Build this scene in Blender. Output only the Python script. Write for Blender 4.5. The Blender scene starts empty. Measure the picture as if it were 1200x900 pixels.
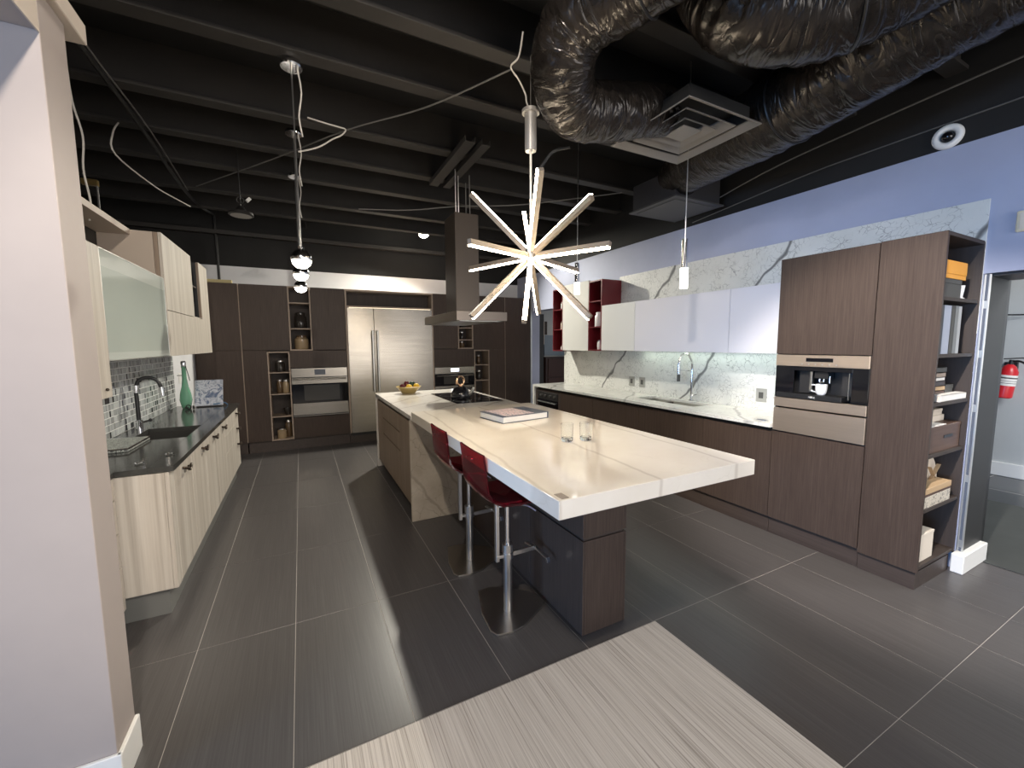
import bpy, bmesh, math, random
from mathutils import Vector, Matrix
random.seed(7)
S = bpy.context.scene
COL = S.collection

# ---------------------------------------------------------------- camera
cam_data = bpy.data.cameras.new('camera')
cam_data.sensor_width = 36.0
cam_data.lens = 482.69 * 36.0 / 1200.0
cam_data.clip_start = 0.05
cam = bpy.data.objects.new('camera', cam_data)
COL.objects.link(cam)
yaw, pitch, roll = 0.472519, 0.097453, -0.005488
fwd = Vector((math.sin(yaw)*math.cos(pitch), math.cos(yaw)*math.cos(pitch), -math.sin(pitch)))
rgt = Vector((math.cos(yaw), -math.sin(yaw), 0.0))
upv = rgt.cross(fwd)
r2 = rgt*math.cos(roll) + upv*math.sin(roll)
u2 = -rgt*math.sin(roll) + upv*math.cos(roll)
M = Matrix((r2, u2, -fwd)).transposed().to_4x4()
M.translation = Vector((0, 0, 1.57))
cam.matrix_world = M
S.camera = cam

# ---------------------------------------------------------------- world, assumed daylight, exposure
W = bpy.data.worlds.new('world'); S.world = W; W.use_nodes = True
bg = W.node_tree.nodes['Background']
bg.inputs[0].default_value = (0.90, 0.93, 1.0, 1); bg.inputs[1].default_value = 0.23
S.view_settings.view_transform = 'Standard'; S.view_settings.look = 'None'
S.view_settings.exposure = 0.22; S.view_settings.gamma = 1.0
S.view_settings.use_curve_mapping = False

def area_light(name, loc, target, sx, sy, power, color):
    l = bpy.data.lights.new(name, 'AREA'); l.shape = 'RECTANGLE'; l.size = sx; l.size_y = sy
    l.energy = power; l.color = color
    o = bpy.data.objects.new(name, l); COL.objects.link(o); o.location = loc
    o.rotation_euler = (Vector(target)-Vector(loc)).to_track_quat('-Z', 'Y').to_euler()
    return o
def spot_light(name, loc, target, power, color, angle=120, radius=.05):
    l = bpy.data.lights.new(name, 'SPOT'); l.energy = power; l.color = color
    l.spot_size = math.radians(angle); l.spot_blend = .6; l.shadow_soft_size = radius
    o = bpy.data.objects.new(name, l); COL.objects.link(o); o.location = loc
    o.rotation_euler = (Vector(target)-Vector(loc)).to_track_quat('-Z', 'Y').to_euler()
    return o
# unseen area lamps for assumed daylight: behind the camera (neutral), from the left (blue)
area_light('assumed_front_daylight', (2.8, -3.4, 1.8), (2.4, 3, 1.0), 4.6, 2.4, 150, (1.0, .955, .91))  # daylight assumed behind the camera; no shopfront is built
area_light('assumed_left_daylight', (-9.0, -1.6, 1.4), (3, 2.2, 1.2), 4.4, 2.0, 650, (.32, .57, 1.0))  # blue daylight assumed from the left; no window is built
# unseen ceiling spots; the first is inferred from the waterfall panel's shadow line
spot_light('unseen_spot', (-.25, .2, 3.3), (1.0, 3.6, .3), 170, (1.0, .90, .78))
spot_light('unseen_spot', (.8, .5, 3.25), (3.37, 1.25, .98), 640, (1.0, .92, .85), 47)  # unseen spot added to brighten the tall dark oak cabinet
spot_light('unseen_spot', (.9, -.7, 3.2), (-.85, 3.5, .5), 330, (1.0, .93, .84), 36)  # unseen spot added to brighten the near side of the ash cabinets
area_light('added_next_room_light', (5.6, -.6, 2.9), (6.6, .9, .8), 1.2, 1.2, 75, (.95, .98, 1.0))  # unseen lamp added to brighten the grey wall beyond the doorway

# ---------------------------------------------------------------- materials
def new_mat(name):
    m = bpy.data.materials.new(name); m.use_nodes = True
    nt = m.node_tree; return m, nt, nt.nodes['Principled BSDF']
def flat(name, col, rough=.5, metal=0, **kw):
    m, nt, p = new_mat(name)
    p.inputs['Base Color'].default_value = (*col, 1); p.inputs['Roughness'].default_value = rough
    p.inputs['Metallic'].default_value = metal
    for k, v in kw.items(): p.inputs[k.replace('_', ' ')].default_value = v
    return m
def emis(name, col, strength):
    m, nt, p = new_mat(name)
    p.inputs['Base Color'].default_value = (.8, .8, .8, 1)
    p.inputs['Emission Color'].default_value = (*col, 1); p.inputs['Emission Strength'].default_value = strength
    return m
def ramp(nt, fac, stops):
    r = nt.nodes.new('ShaderNodeValToRGB'); e = r.color_ramp.elements
    while len(e) > 1: e.remove(e[-1])
    e[0].position = stops[0][0]; e[0].color = (*stops[0][1], 1)
    for pos, c in stops[1:]:
        n = e.new(pos); n.color = (*c, 1)
    nt.links.new(fac, r.inputs[0]); return r.outputs[0]
def coords(nt, scale, rot=(0, 0, 0)):
    t = nt.nodes.new('ShaderNodeTexCoord'); mp = nt.nodes.new('ShaderNodeMapping')
    mp.inputs['Scale'].default_value = scale; mp.inputs['Rotation'].default_value = rot
    nt.links.new(t.outputs['Object'], mp.inputs[0]); return mp.outputs[0]
def noise(nt, vec, scale, detail=4, rough=.6, dist=0):
    n = nt.nodes.new('ShaderNodeTexNoise'); n.inputs['Scale'].default_value = scale
    n.inputs['Detail'].default_value = detail; n.inputs['Roughness'].default_value = rough
    n.inputs['Distortion'].default_value = dist
    nt.links.new(vec, n.inputs['Vector']); return n.outputs['Fac']
def bump(nt, p, fac, strength, dist=.002):
    b = nt.nodes.new('ShaderNodeBump'); b.inputs['Strength'].default_value = strength
    b.inputs['Distance'].default_value = dist
    nt.links.new(fac, b.inputs['Height']); nt.links.new(b.outputs[0], p.inputs['Normal'])
def mixc(nt, fac, a, b, mode='MIX'):
    m = nt.nodes.new('ShaderNodeMix'); m.data_type = 'RGBA'; m.blend_type = mode
    for s, v in ((m.inputs[0], fac), (m.inputs[6], a), (m.inputs[7], b)):
        if isinstance(v, (int, float)): s.default_value = v
        elif isinstance(v, tuple): s.default_value = (*v, 1)
        else: nt.links.new(v, s)
    return m.outputs[2]
def grain(name, stops, scale, rough=.45, bmp=.12, coarse=.35, **kw):
    """streaked surface: noise stretched along one axis"""
    m, nt, p = new_mat(name)
    v = coords(nt, scale)
    f = noise(nt, v, 1.0, 5, .65)
    v2 = coords(nt, tuple(s*.22 for s in scale)); f2 = noise(nt, v2, 1.0, 2, .5)
    c1 = ramp(nt, f, stops); c2 = ramp(nt, f2, stops)
    nt.links.new(mixc(nt, coarse, c1, c2), p.inputs['Base Color'])
    p.inputs['Roughness'].default_value = rough
    for k, w in kw.items(): p.inputs[k.replace('_', ' ')].default_value = w
    bump(nt, p, f, bmp, .001)
    return m
def painted(name, col, rough=.7, var=.04):
    m, nt, p = new_mat(name)
    f = noise(nt, coords(nt, (1, 1, 1)), 2.5, 4, .6)
    a = tuple(max(0, c*(1-var)) for c in col); b = tuple(c*(1+var) for c in col)
    nt.links.new(ramp(nt, f, [(.3, a), (.7, b)]), p.inputs['Base Color'])
    p.inputs['Roughness'].default_value = rough
    bump(nt, p, noise(nt, coords(nt, (1, 1, 1)), 140, 2, .6), .08, .001)
    return m
def marble(name, base, base2, fine, big, rough, fine_scale, fine_w, big_scale, big_w, rot, fine_mix, big_mix, wob=3.2):
    m, nt, p = new_mat(name)
    v = coords(nt, (1, 1, 1), rot)
    cloud = noise(nt, v, 3.0, 5, .6)
    c = ramp(nt, cloud, [(.3, base), (.7, base2)])
    # distort lookups
    nn = nt.nodes.new('ShaderNodeTexNoise'); nn.inputs['Scale'].default_value = 4.0; nn.inputs['Detail'].default_value = 5
    nt.links.new(v, nn.inputs['Vector'])
    add = nt.nodes.new('ShaderNodeVectorMath'); add.operation = 'MULTIPLY_ADD'
    nt.links.new(nn.outputs['Color'], add.inputs[0]); add.inputs[1].default_value = (.22, .22, .22); nt.links.new(v, add.inputs[2])
    vo = nt.nodes.new('ShaderNodeTexVoronoi'); vo.feature = 'DISTANCE_TO_EDGE'; vo.inputs['Scale'].default_value = fine_scale
    nt.links.new(add.outputs[0], vo.inputs['Vector'])
    k = ramp(nt, vo.outputs['Distance'], [(0, (1, 1, 1)), (fine_w, (0, 0, 0))])
    msk = ramp(nt, noise(nt, v, 9.0, 3, .6), [(.42, (0, 0, 0)), (.58, (1, 1, 1))])
    k = mixc(nt, 1.0, k, msk, 'MULTIPLY')
    k = mixc(nt, 1.0, k, (fine_mix,)*3, 'MULTIPLY')
    c = mixc(nt, k, c, fine)
    wv = nt.nodes.new('ShaderNodeTexWave'); wv.wave_type = 'BANDS'; wv.bands_direction = 'X'
    wv.inputs['Scale'].default_value = big_scale; wv.inputs['Distortion'].default_value = wob
    wv.inputs['Detail'].default_value = 5; wv.inputs['Detail Scale'].default_value = .9; wv.inputs['Detail Roughness'].default_value = .62
    nt.links.new(v, wv.inputs['Vector'])
    k2 = ramp(nt, wv.outputs['Fac'], [(0, (1, 1, 1)), (big_w, (0, 0, 0))])
    k2 = mixc(nt, 1.0, k2, (big_mix,)*3, 'MULTIPLY')
    c = mixc(nt, k2, c, big)
    nt.links.new(c, p.inputs['Base Color']); p.inputs['Roughness'].default_value = rough
    return m

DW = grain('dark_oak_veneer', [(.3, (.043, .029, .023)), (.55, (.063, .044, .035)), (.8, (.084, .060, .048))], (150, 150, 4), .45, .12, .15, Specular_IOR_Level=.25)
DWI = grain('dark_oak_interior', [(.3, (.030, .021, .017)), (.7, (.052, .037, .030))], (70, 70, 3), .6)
DWH = grain('dark_oak_horizontal', [(.3, (.033, .022, .018)), (.7, (.065, .048, .040))], (95, 3, 95), .45)
LW = grain('pale_ash_veneer', [(.30, (.36, .315, .265)), (.47, (.50, .45, .39)), (.66, (.62, .575, .51))], (48, 48, .9), .5, .08, .45)
TW = grain('taupe_oak_veneer', [(.3, (.20, .145, .105)), (.7, (.32, .245, .185))], (80, 80, 2.5), .5)
FRAME = flat('taupe_edge_frame', (.36, .28, .22), .5)
STEEL = grain('brushed_steel', [(.3, (.23, .21, .18)), (.7, (.31, .285, .25))], (4, 4, 220), .27, .04, .3, Metallic=1.0)
STEELV = grain('brushed_steel_bronze', [(.3, (.50, .41, .33)), (.7, (.58, .48, .39))], (220, 2, 220), .30, .03, .3, Metallic=.75)
CHROME = flat('polished_chrome', (.78, .78, .80), .12, 1)
SATIN = flat('satin_metal', (.62, .61, .60), .3, 1)
PLATE = flat('base_plate_steel', (.50, .47, .43), .28, 1)
BLACKGLASS = flat('black_glass', (.006, .006, .008), .06)
BLACK = flat('black_plastic', (.012, .012, .013), .4)
BLKMETAL = flat('black_painted_metal', (.016, .015, .015), .5)
CEIL = painted('black_ceiling_paint', (.0085, .008, .008), .75, .2)
JOIST = painted('dark_joist_paint', (.026, .023, .021), .6, .2)
CHANNEL = flat('channel_paint', (.035, .032, .030), .55)
WHITEP = painted('white_wall_paint', (.74, .74, .76), .7)
PARTP = painted('partition_wall_paint', (.37, .322, .300), .65)
BEIGEP = painted('beige_trim_paint', (.56, .49, .42), .6)
BLUEP = painted('lavender_blue_wall_paint', (.38, .41, .54), .6)
TRIMW = flat('white_trim', (.80, .79, .76), .45)
GREYP = painted('grey_wall_paint', (.50, .51, .50), .7)
JAMB = painted('charcoal_jamb_paint', (.024, .024, .024), .5)
GROUT = flat('tile_grout', (.46, .43, .40), .8)
TILE = grain('charcoal_porcelain', [(.25, (.057, .0525, .052)), (.5, (.077, .0715, .071)), (.78, (.108, .101, .100))], (150, 2.2, 30), .34, .12, .2)
DARKFLOOR = flat('black_polished_floor', (.010, .010, .010), .12)
GREYMAT = painted('dark_grey_floor_mat', (.050, .054, .051), .8, .15)
RUG = grain('beige_striated_carpet', [(.30, (.24, .205, .175)), (.45, (.51, .46, .405)), (.6, (.62, .57, .51)), (.8, (.68, .63, .57))], (230, 1.6, 30), .9, .4, .06)
TABLE = marble('cream_quartzite', (.78, .715, .62), (.84, .785, .70), (.62, .55, .45), (.42, .35, .28), .06, 3.0, .010, .60, .006, (0, 0, .05), .30, .40, 1.3)
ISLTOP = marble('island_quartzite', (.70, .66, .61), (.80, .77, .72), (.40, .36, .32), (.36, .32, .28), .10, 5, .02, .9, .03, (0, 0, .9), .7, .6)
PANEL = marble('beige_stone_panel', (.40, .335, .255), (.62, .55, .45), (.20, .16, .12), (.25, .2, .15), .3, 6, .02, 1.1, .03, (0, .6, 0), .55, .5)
MARB = marble('white_veined_marble', (.66, .665, .63), (.76, .76, .73), (.20, .20, .20), (.12, .12, .12), .22, 23, .05, .42, .0009, (-.62, 0, .75), .8, .9)
MARBTOP = marble('white_veined_marble_top', (.66, .665, .63), (.76, .76, .73), (.22, .22, .22), (.2, .2, .2), .16, 26, .05, .3, .001, (-.3, 0, .75), .6, .5)
DKTOP = marble('charcoal_quartz_top', (.034, .034, .032), (.055, .055, .052), (.10, .10, .09), (.08, .08, .075), .13, 9, .02, 1, .02, (0, 0, 0), .3, .3)
WGLOSS = flat('white_gloss_lacquer', (.76, .75, .80), .16)
WGLOSSC = flat('warm_white_gloss_lacquer', (.74, .74, .72), .16)
RED = flat('dark_red_lacquer', (.135, .010, .016), .35)
FROST = flat('frosted_green_glass', (.47, .52, .48), .10)
FROSTL = flat('frosted_glass_reflection', (.58, .62, .58), .12)
ALU = flat('aluminium_edge', (.66, .66, .64), .35, .9)
GREYKICK = flat('grey_toe_kick', (.20, .20, .19), .4, .3)
BRONZE = flat('dark_bronze_handle', (.06, .045, .035), .35, .8)
ACR = flat('red_acrylic', (.52, .014, .045), .05, 0, Transmission_Weight=.93, IOR=1.35)
GLASS = flat('clear_glass', (.97, .98, .97), .02, 0, Transmission_Weight=1.0, IOR=1.45)
GREENG = flat('green_bottle_glass', (.34, .66, .48), .08, 0, Transmission_Weight=.6, IOR=1.35)
WHITEC = flat('white_ceramic', (.82, .82, .82), .2)
ORANGE = flat('orange_box_card', (.80, .36, .035), .5)
DKGREY = flat('dark_grey_card', (.07, .07, .065), .6)
CREAM = flat('cream_card', (.70, .62, .52), .7)
PAPER = flat('white_paper', (.80, .78, .74), .8)
BROWNBOX = grain('brown_wood_box', [(.3, (.075, .042, .03)), (.7, (.13, .075, .052))], (4, 60, 60), .5)
TANWOOD = grain('tan_wood', [(.3, (.42, .28, .15)), (.7, (.56, .40, .24))], (3, 60, 60), .6)
GOLD = flat('warm_gold', (.75, .48, .30), .25, 1)
YELLOW = flat('yellow_fruit', (.80, .52, .04), .4)
PLUM = flat('dark_red_fruit', (.10, .012, .018), .25)
DKGREEN = flat('dark_green_fruit', (.015, .035, .02), .25)
OLIVEBOWL = flat('mustard_bowl', (.42, .31, .12), .35)
NAVY = flat('slate_blue_cover', (.10, .115, .15), .5)
REDPAINT = flat('red_extinguisher_paint', (.58, .018, .025), .3)
BAR = flat('satin_bar_metal', (.22, .18, .14), .4, .2)
LED = emis('led_diffuser', (1.0, .84, .62), 40.0)
LAMPE = emis('lamp_glow', (1.0, .93, .82), 10.0)
FLOODE = emis('floodlight_glow', (1.0, .95, .72), 45.0)
GLASSG = emis('pendant_glass_glow', (1.0, .95, .88), 4.5)
UNDER = emis('undercabinet_led', (.88, 1.0, .84), 9.0)
DISPLAY = emis('lit_display', (.8, .9, 1.0), 2.0)
WIREW = flat('pale_wire', (.55, .52, .48), .6)
WIREB = flat('black_wire', (.012, .012, .012), .5)
WIREG = flat('grey_wire', (.12, .115, .11), .5)

def foil(name):
    """taut black film gathered into creases that run round the duct (UV: u around, v along)"""
    m, nt, p = new_mat(name)
    t = nt.nodes.new('ShaderNodeTexCoord'); mp = nt.nodes.new('ShaderNodeMapping')
    mp.inputs['Scale'].default_value = (.75, 9, 1); nt.links.new(t.outputs['UV'], mp.inputs[0])
    h = noise(nt, mp.outputs[0], 1.6, 3, .45, .7)
    def math_(op, a_, b_):
        n = nt.nodes.new('ShaderNodeMath'); n.operation = op
        for s_, v_ in zip(n.inputs, (a_, b_)):
            if isinstance(v_, (int, float)): s_.default_value = v_
            else: nt.links.new(v_, s_)
        return n.outputs[0]
    ridge = math_('POWER', math_('ABSOLUTE', math_('SUBTRACT', h, .5), 0), .75)
    f = noise(nt, coords(nt, (1, 1, 1)), 7, 5, .6, 1.0)
    nt.links.new(ramp(nt, f, [(.3, (.013, .011, .010)), (.7, (.034, .028, .024))]), p.inputs['Base Color'])
    p.inputs['Roughness'].default_value = .26; p.inputs['Metallic'].default_value = .35
    bump(nt, p, ridge, .55, .05)
    return m
FOIL = foil('black_duct_wrap')
def cover(name, a, b, c, scale):
    m, nt, p = new_mat(name)
    f = noise(nt, coords(nt, (1, 1, 1)), scale, 3, .7, 1.5)
    nt.links.new(ramp(nt, f, [(.38, a), (.5, b), (.62, c)]), p.inputs['Base Color']); p.inputs['Roughness'].default_value = .4
    return m
COVERP = cover('pink_patterned_cover', (.70, .40, .42), (.80, .74, .74), (.08, .05, .14), 42)
PHOTO = cover('blue_white_abstract_print', (.12, .16, .26), (.62, .64, .70), (.34, .38, .46), 11)
PRINTBOX = cover('printed_wooden_side', (.60, .53, .43), (.66, .60, .50), (.12, .10, .08), 45)
PEBBLE = cover('speckled_tray', (.05, .05, .05), (.30, .32, .30), (.62, .65, .60), 75)
MOS = [flat('mosaic_%d' % i, c, .15) for i, c in enumerate([(.38, .40, .395), (.46, .48, .475), (.29, .30, .295), (.54, .56, .555), (.025, .025, .025)])]
MGROUT = flat('mosaic_grout', (.78, .79, .77), .8)

# ---------------------------------------------------------------- mesh builder
class MB:
    def __init__(s): s.bm = bmesh.new()
    def _m(s, faces, m, smooth=False):
        for f in faces: f.material_index = m; f.smooth = smooth
    def box(s, x0, x1, y0, y1, z0, z1, m=0, b=.0012):
        if x0 > x1: x0, x1 = x1, x0
        if y0 > y1: y0, y1 = y1, y0
        if z0 > z1: z0, z1 = z1, z0
        t = bmesh.new()
        bmesh.ops.create_cube(t, size=1, matrix=Matrix.Translation(((x0+x1)/2, (y0+y1)/2, (z0+z1)/2)) @ Matrix.Diagonal((x1-x0, y1-y0, z1-z0, 1)))
        b = min(b, .3*min(x1-x0, y1-y0, z1-z0))
        if b > 0: bmesh.ops.bevel(t, geom=t.edges[:], offset=b, segments=1, affect='EDGES')
        s._take(t, m); return s
    def _take(s, t, m, smooth=False, mat=None):
        if mat is not None: bmesh.ops.transform(t, matrix=mat, verts=t.verts)
        bmesh.ops.recalc_face_normals(t, faces=t.faces[:])
        for f in t.faces: f.material_index = m; f.smooth = smooth
        me = bpy.data.meshes.new('tmp'); t.to_mesh(me); t.free()
        s.bm.from_mesh(me); bpy.data.meshes.remove(me)
    def cyl(s, p0, p1, r, m=0, seg=16, r1=None):
        p0 = Vector(p0); p1 = Vector(p1); d = p1-p0
        t = bmesh.new()
        bmesh.ops.create_cone(t, cap_ends=True, segments=seg, radius1=r, radius2=r if r1 is None else r1, depth=d.length)
        q = Vector((0, 0, 1)).rotation_difference(d.normalized()).to_matrix().to_4x4()
        s._take(t, m, True, Matrix.Translation((p0+p1)/2) @ q)
        for f in s.bm.faces:
            if len(f.verts) > 4 and f.smooth: f.smooth = False
        return s
    def bar(s, p0, p1, w, h, m=0, roll=0.0, b=.001):
        """rectangular bar from p0 to p1"""
        p0 = Vector(p0); p1 = Vector(p1); d = p1-p0
        t = bmesh.new(); bmesh.ops.create_cube(t, size=1, matrix=Matrix.Diagonal((w, h, d.length, 1)))
        if b: bmesh.ops.bevel(t, geom=t.edges[:], offset=min(b, .3*min(w, h)), segments=1, affect='EDGES')
        q = d.to_track_quat('Z', 'Y').to_matrix().to_4x4() @ Matrix.Rotation(roll, 4, 'Z')
        s._take(t, m, False, Matrix.Translation((p0+p1)/2) @ q); return s
    def sphere(s, c, r, m=0, sc=(1, 1, 1), u=16, v=10):
        t = bmesh.new(); bmesh.ops.create_uvsphere(t, u_segments=u, v_segments=v, radius=r)
        s._take(t, m, True, Matrix.Translation(c) @ Matrix.Diagonal((*sc, 1))); return s
    def lathe(s, c, prof, m=0, seg=24, axis=None):
        """prof: list of (radius, z); closed solid outline when it starts/ends at r=0"""
        t = bmesh.new(); rings = []
        for r, z in prof:
            if r < 1e-5: rings.append([t.verts.new((0, 0, z))])
            else: rings.append([t.verts.new((r*math.cos(2*math.pi*i/seg), r*math.sin(2*math.pi*i/seg), z)) for i in range(seg)])
        for a, b in zip(rings, rings[1:]):
            for i in range(seg):
                j = (i+1) % seg
                if len(a) == 1 and len(b) == 1: continue
                if len(a) == 1: t.faces.new((a[0], b[i], b[j]))
                elif len(b) == 1: t.faces.new((a[i], a[j], b[0]))
                else: t.faces.new((a[i], a[j], b[j], b[i]))
        mt = Matrix.Translation(c)
        if axis is not None: mt = mt @ Vector((0, 0, 1)).rotation_difference(Vector(axis).normalized()).to_matrix().to_4x4()
        s._take(t, m, True, mt); return s
    def prism(s, pts, z0, z1, m=0, b=0.0, mat=None):
        """polygon (x,y) extruded in z, optionally transformed"""
        t = bmesh.new()
        f = t.faces.new([t.verts.new((x, y, z0)) for x, y in pts])
        r = bmesh.ops.extrude_face_region(t, geom=[f])
        bmesh.ops.translate(t, vec=(0, 0, z1-z0), verts=[v for v in r['geom'] if isinstance(v, bmesh.types.BMVert)])
        if b: bmesh.ops.bevel(t, geom=t.edges[:], offset=b, segments=1, affect='EDGES')
        s._take(t, m, False, mat); return s
    def tube(s, pts, r, m=0, seg=8, smooth_path=4, radii=None, closed=False):
        pts = [Vector(p) for p in pts]
        if smooth_path > 1 and len(pts) > 2:
            out = []; n = len(pts); rr = []
            for i in range(n-1):
                a = pts[max(i-1, 0)]; b = pts[i]; c = pts[i+1]; d = pts[min(i+2, n-1)]
                for k in range(smooth_path):
                    u = k/smooth_path
                    out.append(.5*((2*b)+(c-a)*u+(2*a-5*b+4*c-d)*u*u+(3*b-a-3*c+d)*u**3))
                    if radii: rr.append(radii[i]*(1-u)+radii[i+1]*u)
            out.append(pts[-1]); pts = out
            if radii: rr.append(radii[-1]); radii = rr
        t = bmesh.new(); rings = []; ref = None
        for i, p in enumerate(pts):
            d = (pts[min(i+1, len(pts)-1)]-pts[max(i-1, 0)]).normalized()
            if ref is None: ref = Vector((0, 0, 1)) if abs(d.z) < .9 else Vector((1, 0, 0))
            x = (ref-d*ref.dot(d)).normalized(); y = d.cross(x); ref = x
            q = radii[i] if radii else r
            rings.append([t.verts.new(p+x*q*math.cos(2*math.pi*k/seg)+y*q*math.sin(2*math.pi*k/seg)) for k in range(seg)])
        for a, b in zip(rings, rings[1:]):
            for k in range(seg):
                j = (k+1) % seg; t.faces.new((a[k], a[j], b[j], b[k]))
        t.faces.new(rings[0][::-1]); t.faces.new(rings[-1])
        s._take(t, m, True); return s
    def torus(s, c, R, r, m=0, axis=(0, 0, 1), seg=28, sub=10, sc=(1, 1, 1)):
        t = bmesh.new(); g = []
        for i in range(seg):
            a = 2*math.pi*i/seg
            g.append([t.verts.new(((R+r*math.cos(2*math.pi*k/sub))*math.cos(a)*sc[0], (R+r*math.cos(2*math.pi*k/sub))*math.sin(a)*sc[1], r*math.sin(2*math.pi*k/sub))) for k in range(sub)])
        for i in range(seg):
            for k in range(sub):
                t.faces.new((g[i][k], g[(i+1) % seg][k], g[(i+1) % seg][(k+1) % sub], g[i][(k+1) % sub]))
        q = Vector((0, 0, 1)).rotation_difference(Vector(axis).normalized()).to_matrix().to_4x4()
        s._take(t, m, True, Matrix.Translation(c) @ q); return s

def wloc(o):
    v = Vector((0, 0, 0))
    while o is not None: v += o.location; o = o.parent
    return v
def put(name, mb, mats, parent=None, label=None, origin=None, kind=None):
    """link the builder's shape (built in world coordinates) as ONE mesh object under parent"""
    if not isinstance(mats, (list, tuple)): mats = [mats]
    o = bpy.data.objects.new(name, bpy.data.meshes.new(name))
    base = wloc(parent) if parent else Vector((0, 0, 0))
    og = Vector(origin) if origin is not None else base
    bmesh.ops.translate(mb.bm, vec=-og, verts=mb.bm.verts)
    mb.bm.to_mesh(o.data); mb.bm.free()
    for m in mats: o.data.materials.append(m)
    o.parent = parent; o.location = og-base
    COL.objects.link(o)
    if label: o['label'] = label
    if kind: o['kind'] = kind
    return o
def thing(name, label, cat, loc, group=None):
    o = bpy.data.objects.new(name, None); o.empty_display_size = .05; COL.objects.link(o)
    o.location = loc; o['label'] = label; o['category'] = cat
    if group: o['group'] = group
    return o
def single(name, mb, mats, label, cat, loc, group=None):
    o = put(name, mb, mats, None, label, loc); o['category'] = cat
    if group: o['group'] = group
    return o
def struct(name, mb, mats, parent=None, origin=(0, 0, 0)):
    o = put(name, mb, mats, parent, None, origin if parent is None else None)
    if parent is None: o['kind'] = 'structure'
    return o
def copy_tree(src, loc=None, parent=None):
    o = src.copy(); COL.objects.link(o); o.parent = parent
    if loc is not None: o.location = loc
    for c in list(src.children): copy_tree(c, None, o)
    return o
def text_mesh(txt, size, depth=.0006):
    c = bpy.data.curves.new('lettering', 'FONT'); c.body = txt; c.size = size; c.extrude = depth
    c.align_x = 'CENTER'; c.align_y = 'CENTER'
    o = bpy.data.objects.new('lettering', c); COL.objects.link(o)
    bpy.context.view_layer.update()
    me = bpy.data.meshes.new_from_object(o.evaluated_get(bpy.context.evaluated_depsgraph_get()))
    bpy.data.objects.remove(o); bpy.data.curves.remove(c)
    return me

# ================================================================= the setting
# floor: a grout bed with every tile laid on it
floor = struct('floor', MB().box(-1.45, 4.25, -1.2, 7.7, -.06, -.0012, 0, 0), GROUT)
TX0, TDX, TY0, TDY = -.5508, .4507, 2.513, .9206
tm = MB().box(-TDX/2+.0012, TDX/2-.0012, -TDY/2+.0012, TDY/2-.0012, -.01, 0, 0, .0006)
t0 = put('floor_tile', tm, TILE, floor)
t0.location = (TX0+TDX*.5-TDX*2, TY0+TDY*.5-TDY*4, 0)
for i in range(-2, 11):
    for j in range(-4, 6):
        if (i, j) == (-2, -4): continue
        c = t0.copy(); COL.objects.link(c); c.parent = floor
        c.location = (TX0+TDX*(i+.5), TY0+TDY*(j+.5), 0)
struct('floor', MB().box(-6, 8, -6, -1.2, -.06, 0, 0, 0).box(-6, -1.45, -1.2, 7.7, -.06, 0, 0, 0), TILE)
struct('floor', MB().box(4.25, 8, -1.2, 7.7, -.06, -.001, 0, 0), DARKFLOOR)
# black open ceiling with joists
ceiling = struct('ceiling', MB().box(-6, 8, -6, 7.7, 3.66, 3.72, 0, 0), CEIL)
for y in (-.6, .0, .6, 1.25, 1.86, 2.47, 3.02, 3.87, 4.52, 5.16, 5.98, 6.7):
    jm = MB().box(-6, 4.1, y-.012, y+.012, 3.36, 3.66, 0, 0).box(-6, 4.1, y-.055, y+.055, 3.335, 3.36, 0, .002)
    struct('joist', jm, JOIST, ceiling)
# back wall: white band, black above, thin sill strip at the join
wb = MB().box(-6, 8, 7.5, 7.62, 0, 2.745, 0, 0).box(-6, 8, 7.5, 7.62, 2.745, 3.66, 1, 0)
struct('wall_back', wb, [WHITEP, CEIL])
struct('trim_1', MB().box(-6, 4.0, 7.40, 7.5, 3.18, 3.24, 0, .003), JOIST)
# left partition wall behind the ash kitchen
struct('wall_left', MB().box(-1.40, -1.28, 1.99, 7.5, 0, 2.385, 0, .001), WHITEP)
# right wall with a wide opening at its far end and a doorway at its near end
wr = MB()
wr.box(3.97, 4.15, 1.032, 5.80, 0, 2.87, 0, 0)
wr.box(3.97, 4.15, 5.80, 6.93, 2.185, 2.87, 0, 0)
wr.box(3.97, 4.15, 6.93, 7.5, 0, 2.87, 0, 0)
wr.box(3.97, 4.33, -6, 1.032, 2.005, 2.87, 0, 0).box(4.15, 4.33, 1.032, 1.3, 0, 2.87, 0, 0)
wr.box(3.965, 4.15, -6, 7.5, 2.87, 3.66, 1, 0)
struct('wall_right', wr, [BLUEP, CEIL])
# wall end lining (charcoal) and steel corner channel of the doorway
struct('door_1', MB().box(3.985, 4.33, 1.004, 1.031, .13, 2.003, 0, .001).box(4.3305, 4.40, 1.01, 1.08, 0, 2.003, 1, .001)
       .box(4.0, 4.38, -.6, 1.003, 1.985, 2.004, 1, .001), [JAMB, BLACK])
tr = MB().box(3.968, 3.984, .998, 1.007, .131, 2.0, 0, .001).box(3.968, 3.984, 1.021, 1.030, .131, 2.0, 0, .001).box(3.974, 3.984, 1.007, 1.021, .131, 2.0, 1, 0)
for z in (.16, .62, 1.10, 1.46, 1.78): tr.box(3.969, 3.975, 1.007, 1.021, z, z+.05, 0, .001)
struct('trim_2', tr, [ALU, NAVY])
struct('baseboard_right', MB().box(3.895, 4.325, .968, 1.032, 0, .13, 0, .004), TRIMW)
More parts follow.
